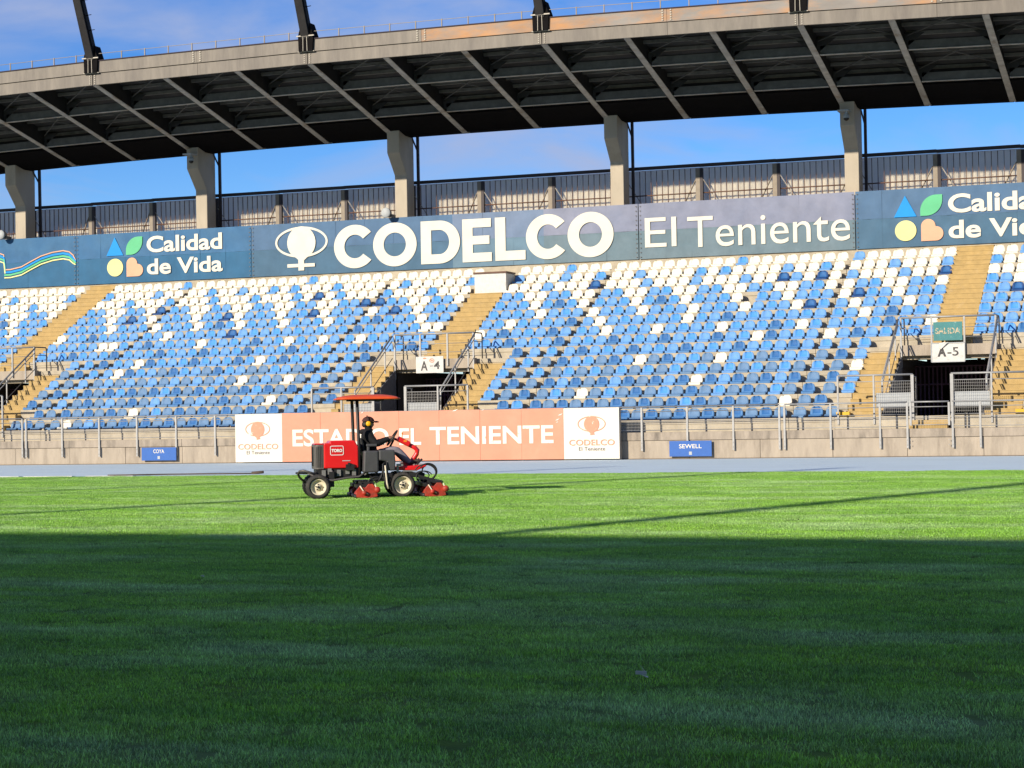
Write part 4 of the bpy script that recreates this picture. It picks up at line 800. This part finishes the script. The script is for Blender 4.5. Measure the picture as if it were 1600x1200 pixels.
g = MB(); g.box(.87, .92, .34, .40, .70, .96); g.box(.86, 1.06, .33, .41, .95, 1.0); mp_('armrest', g, 'plastic_black', st_, .012)
# floor, steering arm, steering wheel
g = MB(); g.prism([(1.37, .56), (1.98, .60), (1.94, .55), (1.80, .495), (1.37, .50)], .20, 1.08, 'y'); mp_('floor_plate', g, 'mower_red', bevel=.015)
g = MB(); g.box(1.40, 1.52, .14, .20, .58, .62); g.box(1.40, 1.44, .16, .2, .46, .6); g.box(1.52, 1.78, .12, .17, .475, .50); mp_('step_bracket', g, 'metal_grey')
g = MB(); g.bar((1.47, .60, 1.09), (1.70, .60, .97), .16, .10); mp_('console', g, 'mower_red', bevel=.02); g = MB(); g.tube([(1.66, .60, .98), (1.80, .60, .91), (1.845, .60, .86), (1.83, .60, .79), (1.70, .60, .60), (1.66, .60, .57)], [.04, .042, .045, .045, .05, .06], 8); g.box(1.52, 1.74, .5, .7, .56, .64); mp_('steering_arm', g, 'mower_red')
g = MB(); g.tube([(1.55, .52, 1.09), (1.555, .52, 1.17)], .008, 6); g.lathe([(0, .018), (.014, .01), (.014, -.01), (0, -.018)], (1.555, .52, 1.185), 'z', 8); g.lathe([(0, .02), (.03, .02), (.03, 0)], (1.80, .60, .935), 'z', 8); g.box(1.58, 1.64, .515, .52, 1.02, 1.06); mp_('control_lever', g, 'orange')
M = Matrix.Translation((1.375, .62, 1.10)) @ Matrix.Rotation(math.radians(-55), 4, 'Y'); g = MB()
g.tube([M @ Vector((.165*math.cos(a), .165*math.sin(a), 0)) for a in [2*math.pi*k/24 for k in range(24)]], .014, 8, closed=True)
for k in range(3): a = 2*math.pi*k/3; g.bar(M @ Vector((0, 0, -.02)), M @ Vector((.16*math.cos(a), .16*math.sin(a), 0)), .025, .012)
g.tube([M @ Vector((0, 0, 0)), (1.47, .60, 1.06)], .022, 8); g.tube([(1.40, .62, 1.06), (1.30, .60, .88)], .02, 6); mp_('steering_wheel', g, 'rubber')
g = MB(); g.bar((1.80, .35, .60), (1.90, .35, .70), .10, .03); g.bar((1.82, .80, .60), (1.90, .80, .70), .10, .03); mp_('pedal', g, 'mower_black')
# cutting units: three in front, two amidships
def reel(cx, cy, s=1.0, nm='front_cutting_unit'):
    L = .36; g = MB(); prof = [(-.20, .05), (-.16, .13), (-.08, .17), (.10, .17), (.17, .12), (.20, .04), (.16, .02), (.10, .10), (-.08, .11), (-.15, .05)]
    g.prism([(cx+a, b) for a, b in prof], cy-L, cy+L, 'y'); u = mp_(nm, g, 'reel_red')
    for e in (-1, 1):
        g = MB(); yy = cy+e*L; g.prism([(cx-.19, .03), (cx-.20, .15), (cx-.13, .235), (cx-.03, .20), (cx+.03, .27), (cx+.11, .27), (cx+.17, .18), (cx+.20, .04), (cx+.1, .015), (cx-.1, .015)], yy-.02, yy+.02, 'y'); mp_('end_plate', g, 'reel_red', u, .008)
        g = MB(); g.lathe([(0, -.06), (.055, -.06), (.06, .0), (.05, .05)], (cx+.19, yy+e*.03, .16), 'y', 12); g.lathe([(0, -.05), (.04, -.05), (.045, .04)], (cx-.05, yy+e*.03, .11), 'y', 12); mp_('bearing_cap', g, 'reel_red', u)
    g = MB()
    for k in range(7):
        pts2 = []
        for i in range(9): a = 2*math.pi*k/7+i*.12; pts2.append((cx+.02+.075*math.cos(a), cy-L+.03+(2*L-.06)*i/8, .095+.075*math.sin(a)))
        g.tube(pts2, .006, 4)
    mp_('reel_blades', g, 'metal_grey', u)
    g = MB(); g.tube([(cx+.20, cy-L, .05), (cx+.20, cy+L, .05)], .04, 12); g.tube([(cx-.20, cy-L, .045), (cx-.20, cy+L, .045)], .035, 12); mp_('roller', g, 'mower_black', u)
    g = MB(); g.box(cx-.10, cx+.14, cy-.30, cy+.30, .265, .31); g.box(cx-.18, cx-.10, cy-.28, cy+.28, .20, .26)
    for e in (-1, 1): g.bar((cx-.12, cy+e*.34, .30), (cx-.02, cy+e*.34, .14), .03); g.bar((cx+.14, cy+e*.34, .30), (cx+.07, cy+e*.34, .12), .03)
    mp_('carrier_frame', g, 'mower_black', u)
    g = MB(); g.tube([(cx-.13, cy-L-.035, .24), (cx-.06, cy-L-.045, .13), (cx+.02, cy-L-.04, .08)], .012, 6); g.tube([(cx+.15, cy-L-.03, .26), (cx+.20, cy-L-.04, .10)], .012, 6); mp_('adjuster', g, 'rim', u)
reel(2.06, .10); reel(2.06, .64); reel(2.06, 1.20); reel(.81, .20, nm='rear_cutting_unit'); reel(.81, 1.06, nm='rear_cutting_unit')
# grass box style deflector behind the amidships unit, lift arms, hoses
g = MB(); g.add([(.62, -.16, .06), (.62, .50, .06), (.72, .50, .26), (.72, -.16, .26), (.64, -.16, .05), (.64, .50, .05), (.88, .50, .30), (.88, -.16, .30)], [(0, 1, 2, 3), (4, 7, 6, 5), (3, 2, 6, 7), (0, 4, 5, 1), (0, 3, 7, 4), (1, 5, 6, 2)]); mp_('deflector', g, 'mower_black')
g = MB()
for y in (.06, .64, 1.22): g.bar((1.70, y, .42), (2.10, y, .30), .05)
g.bar((1.14, .08, .44), (1.00, .10, .28), .05); g.bar((1.14, 1.2, .44), (1.0, 1.15, .28), .05); g.box(1.62, 1.74, .04, 1.24, .38, .46); mp_('lift_arm', g, 'mower_black')
def arcp(cx, y, cz, rx, rz, a0, a1, n=16, dy=0): return [(cx+rx*math.cos(math.radians(a0+(a1-a0)*k/n)), y+dy*k/n, cz+rz*math.sin(math.radians(a0+(a1-a0)*k/n))) for k in range(n+1)]
for pts3, r in ((arcp(1.98, .08, .47, .17, .15, 150, -60, dy=.1), .013), (arcp(1.93, .14, .44, .20, .16, 160, -70), .012), (arcp(2.02, .30, .46, .13, .14, 190, -80), .012), (arcp(1.90, .02, .38, .15, .10, 200, 20, dy=.06), .011), (arcp(1.86, .05, .40, .13, .08, 180, -40), .011)):
    g = MB(); g.tube(pts3, r, 6); mp_('hydraulic_hose', g, 'rubber')
for pts3, r in ((arcp(1.0, .0, .12, .20, .27, 178, 60, dy=.05), .016), (arcp(1.05, .05, .13, .25, .22, 170, 70), .014), ([(1.18, .05, .66), (1.13, .02, .62), (1.13, .0, .5), (1.17, -.01, .3), (1.2, .0, .18), (1.24, .02, .17), (1.25, .02, .3), (1.21, .02, .5), (1.2, .03, .66)], .015), ([(1.16, .08, .6), (1.10, .03, .4), (1.04, .02, .3)], .014)):
    g = MB(); g.tube(pts3, r, 6); mp_('hydraulic_hose', g, 'rubber')
g = MB(); g.tube([(1.17, -.005, .60), (1.185, -.02, .42), (1.20, -.02, .26), (1.225, -.02, .17)], .016, 6); mp_('lift_link', g, 'rim')
g = MB(); g.tube([(-.05, .34, .49), (-.12, .20, .47), (-.22, .14, .50), (-.32, .16, .53), (-.39, .22, .52), (-.41, .4, .47), (-.38, .5, .40), (-.27, .5, .30)], .022, 8); g.tube([(-.30, .2, .53), (-.20, .16, .46), (-.05, .12, .38), (.2, .10, .34), (.45, .12, .38), (.7, .14, .40), (.84, .16, .49)], .02, 8); mp_('rear_bumper', g, 'dark_rail')
g = MB(); g.tube([(-.41, .9, .47), (-.41, .4, .47)], .022, 8); g.tube([(-.41, .9, .47), (-.1, .9, .46)], .022, 8); mp_('bumper_bar', g, 'dark_rail')
# ------------------------------------------------------------------ the operator
PO = Matrix.Translation((-15.965, 32.83, 0)) @ Matrix.Rotation(math.radians(30), 4, 'Z') @ Matrix.Translation((.035, 0, 0))
J = {}; E_ = []; RAD = {}; REG = {}
def jt(n, p, r, reg, par=None):
    J[n] = Vector(p); RAD[n] = r; REG[n] = reg
    if par: E_.append((par, n))
cy = .65
jt('pelvis', (.97, cy, .76), (.165, .14), 'T'); jt('belly', (.93, cy, .90), (.175, .15), 'S', 'pelvis'); jt('chest', (.875, cy, 1.06), (.20, .155), 'S', 'belly'); jt('upper', (.86, cy, 1.18), (.18, .125), 'S', 'chest'); jt('neck', (.875, cy, 1.265), (.06, .06), 'S', 'upper'); jt('jaw', (.91, cy, 1.315), (.068, .078), 'K', 'neck'); jt('head', (.905, cy, 1.385), (.078, .098), 'K', 'jaw'); jt('crown', (.90, cy, 1.455), (.066, .082), 'K', 'head')
for s, n in ((-1, 'r'), (1, 'l')):
    jt('sh'+n, (.865, cy+s*.175, 1.175), (.095, .09), 'S', 'upper'); jt('el'+n, (1.02, cy+s*.245, .985), (.072, .072), 'S', 'sh'+n); jt('wr'+n, (1.235, cy+s*.165, 1.075), (.045, .045), 'S', 'el'+n); jt('pa'+n, (1.30, cy+s*.145, 1.10), (.038, .026), 'K', 'wr'+n)
    for f in range(4):
        oz = .030-.02*f; fl = (.045, .052, .048, .038)[f]; jt('f%s%d' % (n, f), (1.335, cy+s*(.14), 1.10+oz), (.0095,)*2, 'K', 'pa'+n); jt('g%s%d' % (n, f), (1.335+fl*.75, cy+s*.125, 1.105+oz), (.009,)*2, 'K', 'f%s%d' % (n, f)); jt('h%s%d' % (n, f), (1.335+fl*.6, cy+s*.10, 1.09+oz), (.008,)*2, 'K', 'g%s%d' % (n, f))
    jt('t%s1' % n, (1.305, cy+s*.11, 1.125), (.011,)*2, 'K', 'pa'+n); jt('t%s2' % n, (1.345, cy+s*.095, 1.13), (.0095,)*2, 'K', 't%s1' % n)
    jt('hi'+n, (1.01, cy+s*.095, .77), (.105, .105), 'T', 'pelvis'); jt('kn'+n, (1.40, cy+s*.15, .885), (.085, .085), 'T', 'hi'+n); jt('an'+n, (1.62, cy+s*.15, .66), (.065, .065), 'T', 'kn'+n); jt('he'+n, (1.655, cy+s*.15, .625), (.048, .045), 'B', 'an'+n); jt('to'+n, (1.85, cy+s*.16, .675), (.045, .038), 'B', 'he'+n)
names = list(J); me = bpy.data.meshes.new('body'); me.from_pydata([J[n] for n in names], [(names.index(a), names.index(b)) for a, b in E_], [])
ob = bpy.data.objects.new('body', me); COL.objects.link(ob); sk = ob.modifiers.new('s', 'SKIN'); sk.use_smooth_shade = True
for i, n in enumerate(names):
    v = me.skin_vertices[0].data[i]; v.radius = RAD[n]; v.use_root = (n == 'pelvis'); v.use_loose = False
sb = ob.modifiers.new('d', 'SUBSURF'); sb.levels = 2; sb.render_levels = 2
dg = bpy.context.evaluated_depsgraph_get(); bm_ = bpy.data.meshes.new_from_object(ob.evaluated_get(dg)); bpy.data.objects.remove(ob)
regm = ['S', 'T', 'K', 'B']
for m in ('cloth_black', 'cloth_trousers', 'skin', 'boot'): bm_.materials.append(MATS[m])
for v in bm_.vertices:     # face relief: nose and brow, cloth folds
    c = v.co
    if c.z > 1.29 and c.z < 1.48 and c.x > .95:
        d = abs(c.y-cy)
        if d < .02 and 1.335 < c.z < 1.40: c.x += .022*(1-d/.02)*(1-(c.z-1.335)/.065*.7)
        if .018 < d < .045 and abs(c.z-1.395) < .014: c.x -= .010
        if d < .03 and abs(c.z-1.315) < .008: c.x += .006
    if c.z < 1.24 and c.x < 1.2: c += v.normal*.006*math.sin(c.z*95+c.x*40)*math.sin(c.y*30)
for p in bm_.polygons:
    c = p.center; best = (9, 'S')
    for a, b in E_:
        A, B = J[a], J[b]; t_ = max(0, min(1, (c-A).dot(B-A)/(B-A).length_squared)); d = (A+(B-A)*t_-c).length-(RAD[a][0]*(1-t_)+RAD[b][0]*t_); reg = REG[a] if t_ < .5 else REG[b]
        if d < best[0]: best = (d, reg)
    p.material_index = regm.index(best[1]); p.use_smooth = True
bm_.name = 'person'
bm_.transform(PO @ Matrix.Identity(4)); body = link('person', bm_); PL0 = PO @ Vector((.97, cy, .66))
tag(body, 'person in black hooded top, dark cap and yellow ear muffs driving the mower', 'person')
def pp(name, mb, m, bevel=0): mb.v = [tuple(PO @ Vector(v)) for v in mb.v]; return mb.build(name, m, body, bevel)
g = MB(); vs = []; n1, n2 = 8, 20
for i in range(n1+1):
    ph = math.radians(90*i/n1)
    for k in range(n2): a = 2*math.pi*k/n2; vs.append((.895+.118*math.sin(ph)*math.cos(a), cy+.094*math.sin(ph)*math.sin(a), 1.418+.095*math.cos(ph)))
g.add(vs, [(i*n2+k, i*n2+(k+1) % n2, (i+1)*n2+(k+1) % n2, (i+1)*n2+k) for i in range(n1) for k in range(n2)], 0, True)
vs = []
for r_, zz in ((.108, 1.424), (.165, 1.425), (.205, 1.408)):
    for k in range(9): a = math.radians(-48+96*k/8); w = 1 if r_ < .12 else .92; vs.append((.893+r_*math.cos(a)*(1.0 if r_ < .12 else 1.02), cy+.105*math.sin(a)*w, zz-.012*abs(math.sin(a))))
vs += [(v[0], v[1], v[2]-.008) for v in vs]; fs = []
for o in (0, 27): fs += [(o+r_*9+k, o+r_*9+k+1, o+(r_+1)*9+k+1, o+(r_+1)*9+k) for r_ in range(2) for k in range(8)]
fs += [(18+k, 19+k, 46+k, 45+k) for k in range(8)]; g.add(vs, fs, 0, True); pp('cap', g, 'cap_brown')
for s in (-1, 1):
    g = MB(); pr = [(0, -.028), (.035, -.03), (.048, -.015), (.05, .012), (.044, .025)]; g.lathe([(r_, a*(-s)*-1 if s > 0 else a) for r_, a in pr] if s < 0 else [(r_, -a) for r_, a in pr], (.892, cy+s*.108, 1.375), 'y', 18); pp('ear_muff', g, 'muff_yellow')
g = MB(); g.tube([(.892, cy-.112, 1.39), (.885, cy-.118, 1.44), (.878, cy-.095, 1.50), (.875, cy, 1.53), (.878, cy+.095, 1.50), (.885, cy+.118, 1.44), (.892, cy+.112, 1.39)], .007, 6); pp('muff_band', g, 'rubber')
g = MB(); g.tube([(.895, cy-.088, 1.40), (.955, cy-.072, 1.398), (.992, cy-.035, 1.397), (.998, cy, 1.397), (.992, cy+.035, 1.397), (.955, cy+.072, 1.398), (.895, cy+.088, 1.40)], [.006, .010, .016, .007, .016, .010, .006], 6); pp('sunglasses', g, 'glass_dark')
g = MB(); g.lathe([(.0, .03), (.05, .02), (.07, -.02), (.072, -.06), (.05, -.09), (0, -.1)], (.848, cy, 1.40), 'z', 14); pp('hair', g, 'hair')
g = MB(); g.tube([(.93, cy-.07, 1.27), (.88, cy-.09, 1.25), (.80, cy-.07, 1.235), (.775, cy, 1.225), (.80, cy+.07, 1.235), (.88, cy+.09, 1.25), (.93, cy+.07, 1.27), (.96, cy, 1.255)], [.028, .032, .045, .052, .045, .032, .028, .026], 8, closed=True); pp('hood', g, 'cloth_black')
